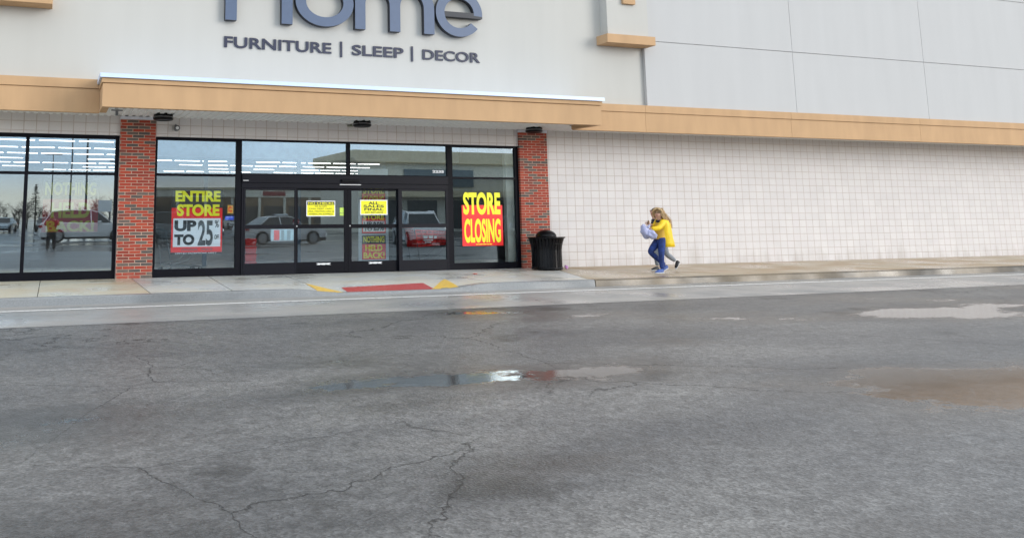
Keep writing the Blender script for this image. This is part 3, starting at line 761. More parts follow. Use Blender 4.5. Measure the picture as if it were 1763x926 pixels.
b = MB(); b.cyl((0,0,-.062),.07,.012,12); b.tube([(-.10,0,-.055),(.11,0,-.05)],.012,6); b.build('deflector', mat('tarnished brass',(.22,.24,.17),.5,.5), o, True)

# ------------------------------------------------------------------ litter bin
BN = empty('litter_bin', (-.935,-.80,0), 'black slatted litter bin with a domed lid by the right pillar', 'litter bin')
def bin_r(z):
    t = z/.80
    return .375 + .075*max(0,(t-.62)/.38)**1.6
for k in range(30):
    a = 2*math.pi*k/30; b = MB(); vs = []
    zz = [.05,.2,.35,.5,.6,.68,.74,.79]
    for z in zz:
        r = bin_r(z)
        for da, dr in ((-.072,0),(.072,0),(.066,-.012),(-.066,-.012)):
            vs.append(((r+dr)*math.cos(a+da),(r+dr)*math.sin(a+da),z))
    n4 = len(zz)
    fs = [(4*i+q,4*i+(q+1)%4,4*i+4+(q+1)%4,4*i+4+q) for i in range(n4-1) for q in range(4)]+[(3,2,1,0),(4*n4-4,4*n4-3,4*n4-2,4*n4-1)]
    b.add(vs, fs)
    b.build('slat', blackp, BN, True)
b = MB(); b.lathe((0,0,0),[(.30,.02),(.385,.02),(.388,.075),(.37,.075)],36); b.build('base_ring', blackp, BN, True)
b = MB(); b.lathe((0,0,0),[(.38,.64),(.402,.64),(.405,.655),(.38,.66)],36); b.build('middle_band', blackp, BN, True)
b = MB(); b.lathe((0,0,0),[(.40,.775),(.46,.785),(.478,.80),(.47,.815),(.42,.812),(.40,.80)],40); b.build('rim', blackp, BN, True)
b = MB(); b.lathe((0,0,0),[(.355,.05),(.355,.78),(.33,.78)],30); b.lathe((0,0,0),[(0,.05),(.355,.05)],30); b.build('liner', mat('bin liner',(.012,.012,.013),.6), BN, True)
b = MB(); prof = [(.43,.806),(.30,.82)]+[(.262*math.cos(R(t)),.82+.175*math.sin(R(t))) for t in range(0,91,10)]; b.lathe((0,0,0),prof,36); LID = b.build('lid', blackp, BN, True)
o = MB()
def crumple(name, loc, r, m, label, cat, flat=.6):
    bm = bmesh.new(); bmesh.ops.create_icosphere(bm, subdivisions=2, radius=r)
    for v in bm.verts:
        k = .7+.6*noise.noise(v.co*(3/r)+Vector(loc)); v.co *= k; v.co.z = v.co.z*flat
    zmin = min(v.co.z for v in bm.verts)
    for v in bm.verts: v.co.z -= zmin
    me = bpy.data.meshes.new(name); bm.to_mesh(me); bm.free(); me.materials.append(m)
    q = bpy.data.objects.new(name, me); COL.objects.link(q); q.location = loc; return tag(q, label, cat)
crumple('litter', (-.36,-.78,.0), .062, mat('pink wrapper',(.72,.35,.72),.5), 'crumpled pink wrapper on the ground beside the bin', 'litter', .9)
crumple('litter', (-3.36,-1.56,.0), .09, mat('red scrap',(.62,.14,.09),.6), 'flat red scrap on the pavement before the right window', 'litter', .12)

# ------------------------------------------------------------------ shopping carts and goods seen through the glass
def cart(name, loc, rz, label, basket, chrome, wire):
    o = empty(name, loc, label, 'shopping cart', 'shopping carts inside the doors', rz)
    A = [(-.45,-.24,.55),(.42,-.20,.60),(.42,.20,.60),(-.45,.24,.55)]; T = [(-.52,-.30,1.0),(.52,-.27,.95),(.52,.27,.95),(-.52,.30,1.0)]
    lerp = lambda p,q,t: tuple(p[i]+(q[i]-p[i])*t for i in range(3))
    b = MB()
    if wire:
        for i in range(4):
            for k in range(7): b.tube([lerp(A[i],A[(i+1)%4],k/7), lerp(T[i],T[(i+1)%4],k/7)], .006, 5)
            for t in (0,.33,.66,1): b.tube([lerp(A[i],T[i],t), lerp(A[(i+1)%4],T[(i+1)%4],t)], .008 if t not in (1,) else .012, 5)
    else:
        for i in range(4):
            j = (i+1)%4
            for t0, t1 in ((0,.12),(.2,.36),(.44,.6),(.68,.84),(.9,1.0)):
                q = [lerp(A[i],T[i],t0),lerp(A[j],T[j],t0),lerp(A[j],T[j],t1),lerp(A[i],T[i],t1)]
                b.add(q,[(0,1,2,3)])
            for k in range(6):
                b.tube([lerp(A[i],A[j],k/6),lerp(T[i],T[j],k/6)],.016,5)
        b.add(A,[(0,1,2,3)])
    b.build('basket', basket, o, True)
    b = MB()
    for s_ in (-1,1): b.tube([(-.55,s_*.27,1.05),(-.42,s_*.25,.5),(-.38,s_*.25,.18),(.48,s_*.20,.14)],.014,6); b.tube([(.42,s_*.2,.58),(.1,s_*.22,.3),(-.38,s_*.25,.2)],.012,6)
    b.build('chassis', chrome, o, True)
    b = MB(); b.tube([(-.60,-.30,1.05),(-.60,.30,1.05)],.02,8); b.build('handle', basket, o, True)
    for x,y in ((-.38,-.25),(-.38,.25),(.46,-.2),(.46,.2)):
        b = MB(); b.cyl((x,y-.015,.065),.065,.03,14,'y'); b.build('wheel', blackp, o, True)
    return o
red_pl = mat('red cart plastic',(.78,.02,.018),.35)
c1 = cart('shopping_cart', (-3.42,.95,.001), R(6), 'red plastic shopping cart behind the right fixed door panel', red_pl, mat('dark wire',(.03,.03,.03),.4,.5), False)
b = MB()
for x0, x1, z0, z1 in ((-.28,-.16,.77,.84),(-.12,.0,.77,.84),(.04,.12,.77,.83),(-.28,.0,.71,.745),(-.24,-.05,.66,.685)): b.box(x0,x1,-.292,-.287,z0,z1)
b.build('sign', white_v, c1, True)
cart('shopping_cart', (-9.75,1.7,.001), R(20), 'grey wire shopping cart under the UP TO 25% OFF poster', mat('zinc wire',(.5,.52,.54),.3,.7), mat('zinc wire',(.5,.52,.54),.3,.7), True)
def rack(loc, label):
    o = empty('red_crate_stack', loc, label, 'crates')
    for k in range(4):
        b = MB(); z = k*.20; b.prism_xz([(-.13,z),(.13,z),(.16,z+.19),(-.16,z+.19)], -.2,.2); b.build('crate', red_pl, o, True, bevel=.008)
rack((-7.9,2.2,.001),'stack of red crates inside the left fixed door panel')
o = empty('display_ball', (-6.93,1.2,1.22), 'dark red ball on a stand inside the left sliding door', 'ball')
b = MB(); b.sphere((0,0,0),.09,.09,.09); b.build('ball', red_dim, o, True)
b = MB(); b.cyl((0,0,-1.22),.02,1.14,8); b.cyl((0,0,-1.219),.16,.02,18); b.build('stand', blackp, o, True)

# ------------------------------------------------------------------ people
def grow(pts, edges, subd=2, root=0):
    """one continuous surface over a jointed skeleton; pts are (x,y,z,radius[,radius2])"""
    bm = bmesh.new()
    lay = bm.verts.layers.skin.verify()
    vs = []
    for p in pts:
        v = bm.verts.new(p[:3]); v[lay].radius = (p[3], p[4] if len(p) > 4 else p[3]); vs.append(v)
    vs[root][lay].use_root = True
    for a, b in edges: bm.edges.new((vs[a], vs[b]))
    me = bpy.data.meshes.new('s'); bm.to_mesh(me); bm.free()
    o = bpy.data.objects.new('s', me); COL.objects.link(o)
    o.modifiers.new('skin','SKIN').use_smooth_shade = True
    sb = o.modifiers.new('sub','SUBSURF'); sb.levels = subd; sb.render_levels = subd
    bpy.context.view_layer.update()
    r = bpy.data.meshes.new_from_object(o.evaluated_get(bpy.context.evaluated_depsgraph_get()))
    v = [p.co.copy() for p in r.vertices]; f = [list(p.vertices) for p in r.polygons]
    bpy.data.objects.remove(o); bpy.data.meshes.remove(me); bpy.data.meshes.remove(r)
    return v, f
def chain(n, off=0): return [(off+i, off+i+1) for i in range(n-1)]
def hand(b, wrist, d, side, sc=1.0, curl=.8):
    """palm and five unequal bent fingers; d points along the hand, side towards the thumb"""
    d = Vector(d).normalized(); t = Vector(side); t = (t-d*t.dot(d)).normalized(); nrm = d.cross(t)
    w = Vector(wrist); pl = .085*sc
    v, f = grow([tuple(w)+(.024*sc,.017*sc), tuple(w+d*.04*sc)+(.036*sc,.016*sc), tuple(w+d*pl)+(.034*sc,.014*sc)], chain(3), 1); b.add(v, f)
    for k, L in enumerate((.068,.078,.072,.056)):
        o = w+d*pl*.8+t*(.028-.019*k)*sc; p = [o]; dd = d.copy()
        for q in range(3):
            dd = (dd+nrm*curl*(.35+.2*q)).normalized(); p.append(p[-1]+dd*L*sc*(.5,.3,.25)[q])
        b.tube(p, [.0095*sc,.009*sc,.008*sc,.006*sc], 6)
    o = w+d*.02*sc+t*.03*sc; p = [o, o+(d*.6+t*.8).normalized()*.035*sc, o+(d*.6+t*.8).normalized()*.035*sc+(d+nrm*.6*curl+t*.1).normalized()*.045*sc]
    b.tube(p, [.012*sc,.010*sc,.007*sc], 6)
def ring_loft(rings, a0=0, a1=360, n=28, wob=0):
    vs = []; 
    for i, (cx, cy, cz, rx, ry) in enumerate(rings):
        for k in range(n+1):
            a = R(a0+(a1-a0)*k/n); q = 1+wob*noise.noise(Vector((k*.55,i*.7,cx)))
            vs.append((cx+rx*q*math.cos(a), cy+ry*q*math.sin(a), cz))
    m = n+1
    return vs, [(i*m+k,i*m+k+1,(i+1)*m+k+1,(i+1)*m+k) for i in range(len(rings)-1) for k in range(n)]
def cloth(vs, fs, name, m, parent, th=.012):
    b = MB(); b.smooth = True; b.add(vs, fs); o = b.build(name, m, parent)
    q = o.modifiers.new('thick','SOLIDIFY'); q.thickness = th; q.offset = -1
    return o
skin_m = mat('skin', (.62,.36,.26), .5, var=.05, scale=20)
eye_m = mat('eye', (.03,.02,.02), .3)
lip_m = mat('lip', (.45,.14,.13), .5)
blond = mat('blond hair', (.50,.34,.17), .55, var=.35, scale=30, stretch=(1,1,.25))
dark_hair = mat('dark hair', (.022,.014,.012), .5, var=.3, scale=30)
yellow_j = mat('yellow raincoat', (.80,.54,.010), .55, var=.16, scale=7, bump=1.0, bscale=12, stretch=(1,1,.5))
mustard = mat('mustard shirt', (.60,.36,.05), .8, var=.1)
denim = mat('blue denim', (.012,.036,.17), .8, var=.5, scale=11, bump=.3, bscale=40)
legging = mat('grey leggings', (.22,.24,.27), .8, var=.35, scale=60)
shoe_b = mat('blue trainer', (.05,.10,.32), .6, var=.3, scale=30)
shoe_k = mat('black trainer', (.012,.012,.014), .5)
sole_w = mat('white sole', (.7,.7,.72), .6)
bagm = mat('pale lavender plastic bag', (.37,.39,.58), .4, var=.22, scale=9, bump=.7, bscale=16)
navy_top = mat('dark navy top', (.015,.017,.035), .8, var=.2)
def W2(px, py, dy):
    return (.87+(px-1137)/59.2*(1+.048*dy)+.9*dy, -2.8+dy, 1.3476+(370.8-py)*(19.57+.94*dy)/1440)
def face(o, c, fd, sc=1.0):
    """eyes, nose, mouth, ears on a head centred at c that looks along fd"""
    c = Vector(c); fd = Vector(fd).normalized(); sd_ = Vector((0,0,1)).cross(fd).normalized()
    b = MB()
    for s_ in (-1,1): b.sphere(c+fd*.088*sc+sd_*s_*.034*sc+Vector((0,0,.008)), .013,.013,.010, 10, 6)
    b.build('eyes', eye_m, o)
    b = MB(); p = c+fd*.094*sc-Vector((0,0,.062)); b.tube([p-sd_*.026,p+fd*.006,p+sd_*.026],[.004,.009,.004],6); b.build('mouth', lip_m, o)
def head_parts(b, c, fd, sc=1.0):
    c = Vector(c); fd = Vector(fd).normalized(); sd_ = Vector((0,0,1)).cross(fd).normalized()
    b.tube([c+fd*.088*sc+Vector((0,0,.012)), c+fd*.112*sc-Vector((0,0,.026)), c+fd*.095*sc-Vector((0,0,.036))],[.010,.018,.010],8)
    for s_ in (-1,1): b.tube([c+sd_*s_*.098*sc+Vector((0,0,.02)), c+sd_*s_*.108*sc-Vector((0,0,.005)), c+sd_*s_*.098*sc-Vector((0,0,.035))],[.010,.016,.008],6)
def shoe(name, heel, toe, parent, m, roll_=0):
    h, t = Vector(heel), Vector(toe); d = (t-h); L = d.length
    v, f = grow([tuple(h+Vector((0,0,.055)))+(.048,.055), tuple(h+d*.30+Vector((0,0,.06)))+(.050,.055), tuple(h+d*.65+Vector((0,0,.042)))+(.052,.040), tuple(h+d*.95+Vector((0,0,.030)))+(.042,.028)], chain(4), 2)
    b = MB(); b.smooth = True; b.add(v, f); o = b.build(name, m, parent)
    v, f = grow([tuple(h+d*-.03+Vector((0,0,.016)))+(.050,.016), tuple(h+d*.5+Vector((0,0,.014)))+(.050,.015), tuple(h+d*1.0+Vector((0,0,.016)))+(.044,.014)], chain(3), 2)
    b = MB(); b.smooth = True; b.add(v, f); b.build('sole', sole_w, o)
    return o
# --- woman in the yellow coat
PW = empty('person', (.87,-2.8,0), 'woman in a yellow coat and blue jeans striding left with a pale bag', 'person')
pel = W2(1139,411,0); wa = W2(1141,402,0); ch = W2(1143,389,0); nk = W2(1141,379,0); jaw = W2(1138.2,372.5,-.01); hd = W2(1138,366.2,-.01)
sn = W2(1148,381.5,-.17); en = W2(1139,393.5,-.22); hn = W2(1122,394.5,-.13)
sf = W2(1135,381.5,.15); ef = W2(1130,392,.16); hf = W2(1124,386.5,.02)
kn = W2(1140.5,437,-.10); an = W2(1140,463,-.10); kf = W2(1120.5,434,.07); af = W2(1144.5,456.5,.09)
hpn = W2(1142,414,-.08); hpf = W2(1136,414,.08)
def P(p, r, r2=None): return tuple(p)+((r, r2) if r2 else (r,))
pts = [P(pel,.115),P(wa,.11),P(ch,.12),P(nk,.052),P(jaw,.075),P(hd,.108,.098), P(sn,.055),P(en,.042),P(hn,.026), P(sf,.055),P(ef,.042),P(hf,.026), P(hpn,.09),P(kn,.062),P(an,.038), P(hpf,.09),P(kf,.062),P(af,.038)]
ed = [(0,1),(1,2),(2,3),(3,4),(4,5),(2,6),(6,7),(7,8),(2,9),(9,10),(10,11),(0,12),(12,13),(13,14),(0,15),(15,16),(16,17)]
b = MB(); b.smooth = True; v, f = grow(pts, ed, 2); b.add(v, f)
hand(b, hn, (-1,.1,.05), (0,.1,1), 1.05); hand(b, hf, (-1,-.2,.25), (0,.2,1), 1.05, 1.1)
fd = Vector((-.80,-.60,-.05)); head_parts(b, hd, fd)
b.build('body', skin_m, PW); face(PW, hd, fd)
b = MB()
sdv = Vector((0,0,1)).cross(fd).normalized(); hc = Vector(hd)
for s_ in (-1,1):
    c = hc+fd*.104+sdv*s_*.036+Vector((0,0,.008)); b.tube([c+sdv*.027*math.cos(R(t))+Vector((0,0,.021))*math.sin(R(t)) for t in range(0,361,40)],.003,5)
    b.tube([c+sdv*s_*.027, hc+sdv*s_*.104+Vector((0,0,.012))],.003,5)
b.build('glasses', mat('glasses frame',(.12,.07,.06),.4), PW)
# hair: cap over the skull and long locks blown back to the right
b = MB(); b.smooth = True
bk = -fd
v, f = grow([P(hc+Vector((0,0,.045))+bk*.012,.118,.112), P(hc+bk*.06+Vector((0,0,-.01)),.112,.11), P(hc+bk*.12+Vector((0.03,0,-.10)),.085,.08), P(Vector(W2(1153,379,-.02)),.085,.06), P(Vector(W2(1157,386,-.05)),.055,.04), P(Vector(W2(1159,392,-.06)),.018)], chain(6), 2); b.add(v, f)
rnd = random.Random(3)
for k in range(170):
    a = hc+bk*rnd.uniform(-.02,.10)+sdv*rnd.uniform(-.10,.10)+Vector((0,0,rnd.uniform(.0,.12)))
    m1 = Vector(W2(1148+rnd.uniform(-3,4),372+rnd.uniform(-5,5),rnd.uniform(-.14,.10))); e = Vector(W2(1157+rnd.uniform(-4,5),386+rnd.uniform(-7,8),rnd.uniform(-.16,.1)))
    b.tube([a,a.lerp(m1,.5)+Vector((0,0,.02)),m1,m1.lerp(e,.5)+Vector((.01,0,.01)),e],[.006,.009,.008,.006,.002],5)
for s_ in (-1,1):
    b.tube([hc+fd*.055+Vector((0,0,.115)), hc+sdv*s_*.098+fd*.04+Vector((0,0,.05)), hc+sdv*s_*.106+bk*.01-Vector((0,0,.04)), hc+sdv*s_*.08+bk*.07-Vector((0,0,.13))],[.02,.026,.028,.018],8)
b.build('hair', blond, PW)
# jeans
b = MB(); b.smooth = True
v, f = grow([P(pel,.135,.13),P(Vector(pel).lerp(Vector(wa),.9),.128,.125),P(hpn,.102,.10),P(Vector(hpn).lerp(Vector(kn),.5),.094),P(kn,.071),P(Vector(kn).lerp(Vector(an),.6),.062),P(an,.053),P(hpf,.10,.10),P(Vector(hpf).lerp(Vector(kf),.5),.092),P(kf,.073),P(Vector(kf).lerp(Vector(af),.6),.061),P(af,.050)], [(0,1),(0,2),(2,3),(3,4),(4,5),(5,6),(0,7),(7,8),(8,9),(9,10),(10,11)], 2); b.add(v, f)
b.sphere(Vector(pel)+Vector((0,0,-.035)),.118,.135,.10,20,12); b.build('jeans', denim, PW)
# shirt
sh = []
for t_, rx, ry in ((-.12,.135,.142),(.25,.145,.15),(.8,.14,.145),(1.6,.142,.145),(2.3,.125,.14),(2.75,.07,.08)):
    q = Vector(pel).lerp(Vector(wa),t_) if t_ <= 1 else Vector(wa).lerp(Vector(ch),t_-1) if t_ <= 2 else Vector(ch).lerp(Vector(nk),t_-2)
    sh.append((q.x,q.y,q.z,rx,ry))
vs, fs = ring_loft(sh, 0, 360, 28, .04); cloth(vs, fs, 'shirt', mustard, PW, .01)
# scarf of dark cloth at the collar
b = MB(); b.smooth = True
b.tube([Vector(nk)+Vector((.075*math.cos(R(t)),.075*math.sin(R(t)),-.012+.02*math.cos(R(t)))) for t in range(0,361,30)],.028,8); b.build('collar', navy_top, PW)
# open coat: shell with the opening to the front, sleeves
cx = lambda z, px: W2(px, 370.8-(z-1.3476)*1440/19.57, 0)[0]
rings = []
for z, px, rx, ry in ((1.25,1142.5,.075,.09),(1.215,1144,.13,.155),(1.12,1145.5,.155,.17),(.97,1146.5,.16,.17),(.82,1147.5,.165,.175),(.70,1148.5,.17,.18),(.605,1149,.175,.185)):
    rings.append((cx(z,px),-2.8,z,rx,ry))
vs, fs = ring_loft(rings, -138, 140, 44, .10)
COAT = cloth(vs, fs, 'coat', yellow_j, PW, .014)
b = MB(); b.smooth = True
v, f = grow([P(Vector(sn)+Vector((.03,.06,.0)),.085,.08),P(Vector(sn)+Vector((-.01,.01,-.03)),.078),P(en,.064),P(Vector(en).lerp(Vector(hn),.5),.058),P(Vector(en).lerp(Vector(hn),.8),.050)], chain(5), 2); b.add(v, f)
v, f = grow([P(Vector(sf)+Vector((.03,-.04,.0)),.085),P(sf,.080),P(ef,.066),P(Vector(ef).lerp(Vector(hf),.75),.048)], chain(4), 2); b.add(v, f)
b.build('sleeves', yellow_j, PW)
b = MB(); b.box(0,.001,0,.001,0,.001)
zz = [r_[2] for r_ in rings]
b = MB(); b.tube([(r_[0]+r_[3]*1.01*math.cos(R(-138)), r_[1]+r_[4]*1.01*math.sin(R(-138)), r_[2]) for r_ in rings],.011,6); b.build('coat_lining', mat('pale coat lining',(.75,.70,.62),.7), PW)
hx, hy, _ = W2(1142.5,469,-.10); tx, ty, _ = W2(1126,469,-.12)
shoe('shoe', (hx,hy,.0), (tx+.03,ty,.0), PW, shoe_b)
h2 = W2(1149,462,.10); t2 = W2(1141,466,.09); shoe('shoe', (h2[0],h2[1],.09), (t2[0]-.06,t2[1],.012), PW, shoe_b)
# phone and carrier bag
o = empty('phone', tuple(Vector(hf)+Vector((-.075,-.02,.035))), 'dark phone in the hand of the woman in yellow', 'phone')
b = MB(); b.box(-.038,.038,-.006,.006,-.07,.07); b.build('case', blackp, o, True, bevel=.006); o.rotation_euler = (R(25),R(-55),R(20))
b = MB(); b.box(-.033,.033,-.0068,-.0061,-.062,.062); b.build('screen', mat('phone screen',(.03,.03,.04),.1), o, True)
BG = empty('carrier_bag', W2(1120,402,-.10), 'pale lavender plastic carrier bag held by the woman in yellow', 'bag')
b = MB(); b.smooth = True
bc = Vector(W2(1121,400,-.12))
for c_, rx, ry, rz, sd_ in ((Vector(W2(1115,399,-.14)),.098,.09,.155,1.0),(Vector(W2(1126,403.5,-.20)),.125,.09,.105,5.0)):
    bm = bmesh.new(); bmesh.ops.create_uvsphere(bm, u_segments=40, v_segments=26, radius=1)
    for v_ in bm.verts:
        p = v_.co; q = 1+.30*noise.noise(p*1.5+Vector((sd_,1,2)))+.16*abs(noise.noise(p*3.6+Vector((sd_,4,0))))
        v_.co = Vector((p.x*rx*q*(1-.25*max(0,p.z))-.04*p.z, p.y*ry*q, p.z*rz*q))
    b.add([v_.co+c_ for v_ in bm.verts], [[x.index for x in f_.verts] for f_ in bm.faces]); bm.free()
b.build('bag_body', bagm, BG)
b = MB(); b.smooth = True
for dx, dy in ((.02,-.06),(-.05,.05)):
    b.tube([bc+Vector((-.10+dx,dy,.10)), bc+Vector((-.02+dx,dy*.8,.165)), Vector(hn)+Vector((-.05,dy*.3,-.01))],[.035,.024,.014],8)
b.build('handles', bagm, BG)
# --- companion half hidden behind her
D2 = .62
PC = empty('person', (W2(1135,466,D2)[0],-2.8+D2,0), 'dark haired person in grey leggings walking behind the woman in yellow', 'person')
pel = W2(1141,411,D2); wa = W2(1137,400,D2); ch = W2(1132,387,D2); nk = W2(1130,375.5,D2); jaw = W2(1126.5,369.5,D2); hd = W2(1128.5,363,D2)
sn = W2(1135,381,D2-.17); en = W2(1141,394,D2-.2); hn = W2(1131,400,D2-.1); sf = W2(1127,381,D2+.16); ef = W2(1124,392,D2+.18); hf = W2(1121,401,D2+.1)
kn = W2(1146,438,D2-.09); an = W2(1161,450.5,D2-.09); kf = W2(1128,437,D2+.08); af = W2(1129,458.5,D2+.08); hpn = W2(1142,414,D2-.08); hpf = W2(1138,414,D2+.08)
pts = [P(pel,.13),P(wa,.115),P(ch,.13),P(nk,.05),P(jaw,.07),P(hd,.102,.094), P(sn,.05),P(en,.04),P(hn,.025), P(sf,.05),P(ef,.04),P(hf,.025), P(hpn,.085),P(kn,.056),P(an,.036), P(hpf,.085),P(kf,.056),P(af,.036)]
b = MB(); b.smooth = True; v, f = grow(pts, ed, 2); b.add(v, f)
hand(b, hn, (-1,0,-.3), (0,.1,1)); hand(b, hf, (-.6,0,-1), (-1,.1,.2))
fd = Vector((-.95,-.3,-.02)); head_parts(b, hd, fd, .95)
b.build('body', skin_m, PC); face(PC, hd, fd, .95)
hc = Vector(hd); bk = -fd
b = MB(); b.smooth = True
v, f = grow([P(hc+Vector((0,0,.05))+bk*.015,.108,.104), P(hc+bk*.06+Vector((0,0,.0)),.10), P(hc+bk*.07-Vector((0,0,.10)),.075), P(hc+bk*.08-Vector((0,0,.19)),.05)], chain(4), 2); b.add(v, f)
b.build('hair', dark_hair, PC)
b = MB(); b.smooth = True
v, f = grow([P(pel,.16,.15),P(wa,.145,.135),P(ch,.155,.15),P(Vector(nk)-Vector((0,0,.02)),.078),P(sn,.075),P(en,.062),P(Vector(en).lerp(Vector(hn),.8),.046),P(sf,.075),P(ef,.062),P(Vector(ef).lerp(Vector(hf),.8),.046)], [(0,1),(1,2),(2,3),(2,4),(4,5),(5,6),(2,7),(7,8),(8,9)], 2); b.add(v, f)
b.build('top', navy_top, PC)
b = MB(); b.smooth = True
v, f = grow([P(Vector(pel)+Vector((0,0,-.01)),.15,.14),P(hpn,.10),P(kn,.072),P(Vector(kn).lerp(Vector(an),.5),.066),P(an,.046),P(hpf,.10),P(kf,.072),P(Vector(kf).lerp(Vector(af),.5),.066),P(af,.046)], [(0,1),(1,2),(2,3),(3,4),(0,5),(5,6),(6,7),(7,8)], 2); b.add(v, f)
b.build('leggings', legging, PC)
h1 = W2(1131,464,D2+.08); t1 = W2(1118,465,D2+.06); shoe('shoe', (h1[0],h1[1],.0), (t1[0],t1[1],.0), PC, shoe_k)
h1 = W2(1168,452,D2-.09); t1 = W2(1160.5,463.5,D2-.09); shoe('shoe', (h1[0]-.03,h1[1],h1[2]-.03), (t1[0],t1[1],.02), PC, shoe_k)

# --- the photographer, seen mirrored in the left window
PX, PYY = -12.77, -19.83
PP = empty('person', (PX,PYY,RZ), 'person in a red jacket and dark trousers mirrored in the left window', 'person')
def Q(x, y, z, r, r2=None): return (PX+x, PYY+y, RZ+z, r, r2 or r)
pts = [Q(0,0,.82,.15,.13),Q(0,0,1.0,.14,.12),Q(0,0,1.22,.16,.12),Q(0,.02,1.36,.055),Q(0,.05,1.42,.075),Q(0,.06,1.50,.105),
       Q(-.22,0,1.30,.06),Q(-.27,.16,1.16,.048),Q(-.09,.30,1.42,.03), Q(.22,0,1.30,.06),Q(.27,.16,1.16,.048),Q(.09,.30,1.42,.03),
       Q(-.11,0,.78,.09),Q(-.13,.02,.44,.065),Q(-.14,-.01,.09,.045), Q(.11,0,.78,.09),Q(.13,.02,.44,.065),Q(.14,-.01,.09,.045)]
b = MB(); b.smooth = True; v, f = grow(pts, ed, 2); b.add(v, f)
hand(b, (PX-.09,PYY+.29,RZ+1.42), (.5,.3,.8), (0,-1,.3)); hand(b, (PX+.09,PYY+.29,RZ+1.42), (-.5,.3,.8), (0,-1,.3))
hc = Vector((PX,PYY+.06,RZ+1.50)); fd = Vector((0,1,0)); head_parts(b, hc, fd); b.build('body', skin_m, PP); face(PP, hc, fd)
b = MB(); b.smooth = True; v, f = grow([tuple(hc+Vector((0,-.012,.045)))+(.118,.112), tuple(hc+Vector((0,-.06,-.03)))+(.10,.09)], chain(2), 2); b.add(v, f); b.build('hair', dark_hair, PP)
b = MB(); b.smooth = True
def grown(q, k): return q[:3]+(q[3]+k, q[4]+k)
v, f = grow([Q(0,0,.76,.19,.17),Q(0,0,1.0,.19,.16),grown(pts[2],.04),Q(0,.01,1.33,.085),grown(pts[6],.03),grown(pts[7],.03),Q(-.12,.27,1.37,.05),grown(pts[9],.03),grown(pts[10],.03),Q(.12,.27,1.37,.05)], [(0,1),(1,2),(2,3),(2,4),(4,5),(5,6),(2,7),(7,8),(8,9)], 2); b.add(v, f)
b.build('jacket', mat('red jacket',(.38,.012,.025),.7), PP)
b = MB(); b.smooth = True; v, f = grow([Q(0,0,.80,.16,.14)]+[grown(p,.025) for p in pts[12:18]], [(0,1),(1,2),(2,3),(0,4),(4,5),(5,6)], 2); b.add(v, f); b.build('trousers', mat('dark trousers',(.015,.016,.022),.8), PP)
for s_ in (-1,1): shoe('shoe', (PX+s_*.14,PYY-.05,RZ+.0), (PX+s_*.15,PYY+.17,RZ+.0), PP, shoe_k)
o = empty('handheld_camera', (PX,PYY+.34,RZ+1.49), 'black camera raised to the face of the person in red', 'camera')
b = MB(); b.box(-.07,.07,-.04,.0,-.045,.045); b.build('camera_body', blackp, o, True, bevel=.008)
b = MB(); b.cyl((0,.0,0),.035,.022,18,'y'); b.build('lens', blackp, o, True)

# ------------------------------------------------------------------ the car park behind the camera (mirrored in the glass)
tyre_m = mat('tyre rubber',(.012,.012,.013),.8); rim_m = mat('alloy rim',(.55,.56,.58),.3,.9); car_glass = mat('car glass',(.012,.016,.02),.05,coat=.5)
head_m = mat('headlight lens',(.75,.78,.8),.1); tail_m = mat('tail light lens',(.45,.01,.01),.15)
SUVP = [(-2.55,.45,.80,.80,.80,.78),(-2.48,.34,1.02,1.02,.92,.85),(-2.30,.30,1.10,1.13,.95,.82),(-1.90,.30,1.12,1.66,.95,.72),(-.9,.28,1.08,1.74,.96,.74),(.2,.28,1.05,1.72,.96,.74),(.62,.28,1.04,1.60,.96,.70),(1.28,.28,1.03,1.06,.95,.80),(2.05,.30,.98,.98,.92,.80),(2.45,.34,.82,.82,.86,.75),(2.58,.42,.62,.62,.74,.70)]
SEDP = [(-2.55,.42,.78,.78,.78,.76),(-2.45,.32,.96,.96,.88,.8),(-1.75,.28,1.0,1.02,.92,.80),(-1.05,.26,.98,1.42,.93,.66),(-.4,.25,.96,1.47,.93,.67),(.35,.25,.94,1.44,.93,.66),(1.15,.26,.92,.95,.92,.78),(2.0,.28,.84,.84,.88,.78),(2.42,.32,.70,.70,.80,.72),(2.55,.40,.56,.56,.70,.66)]
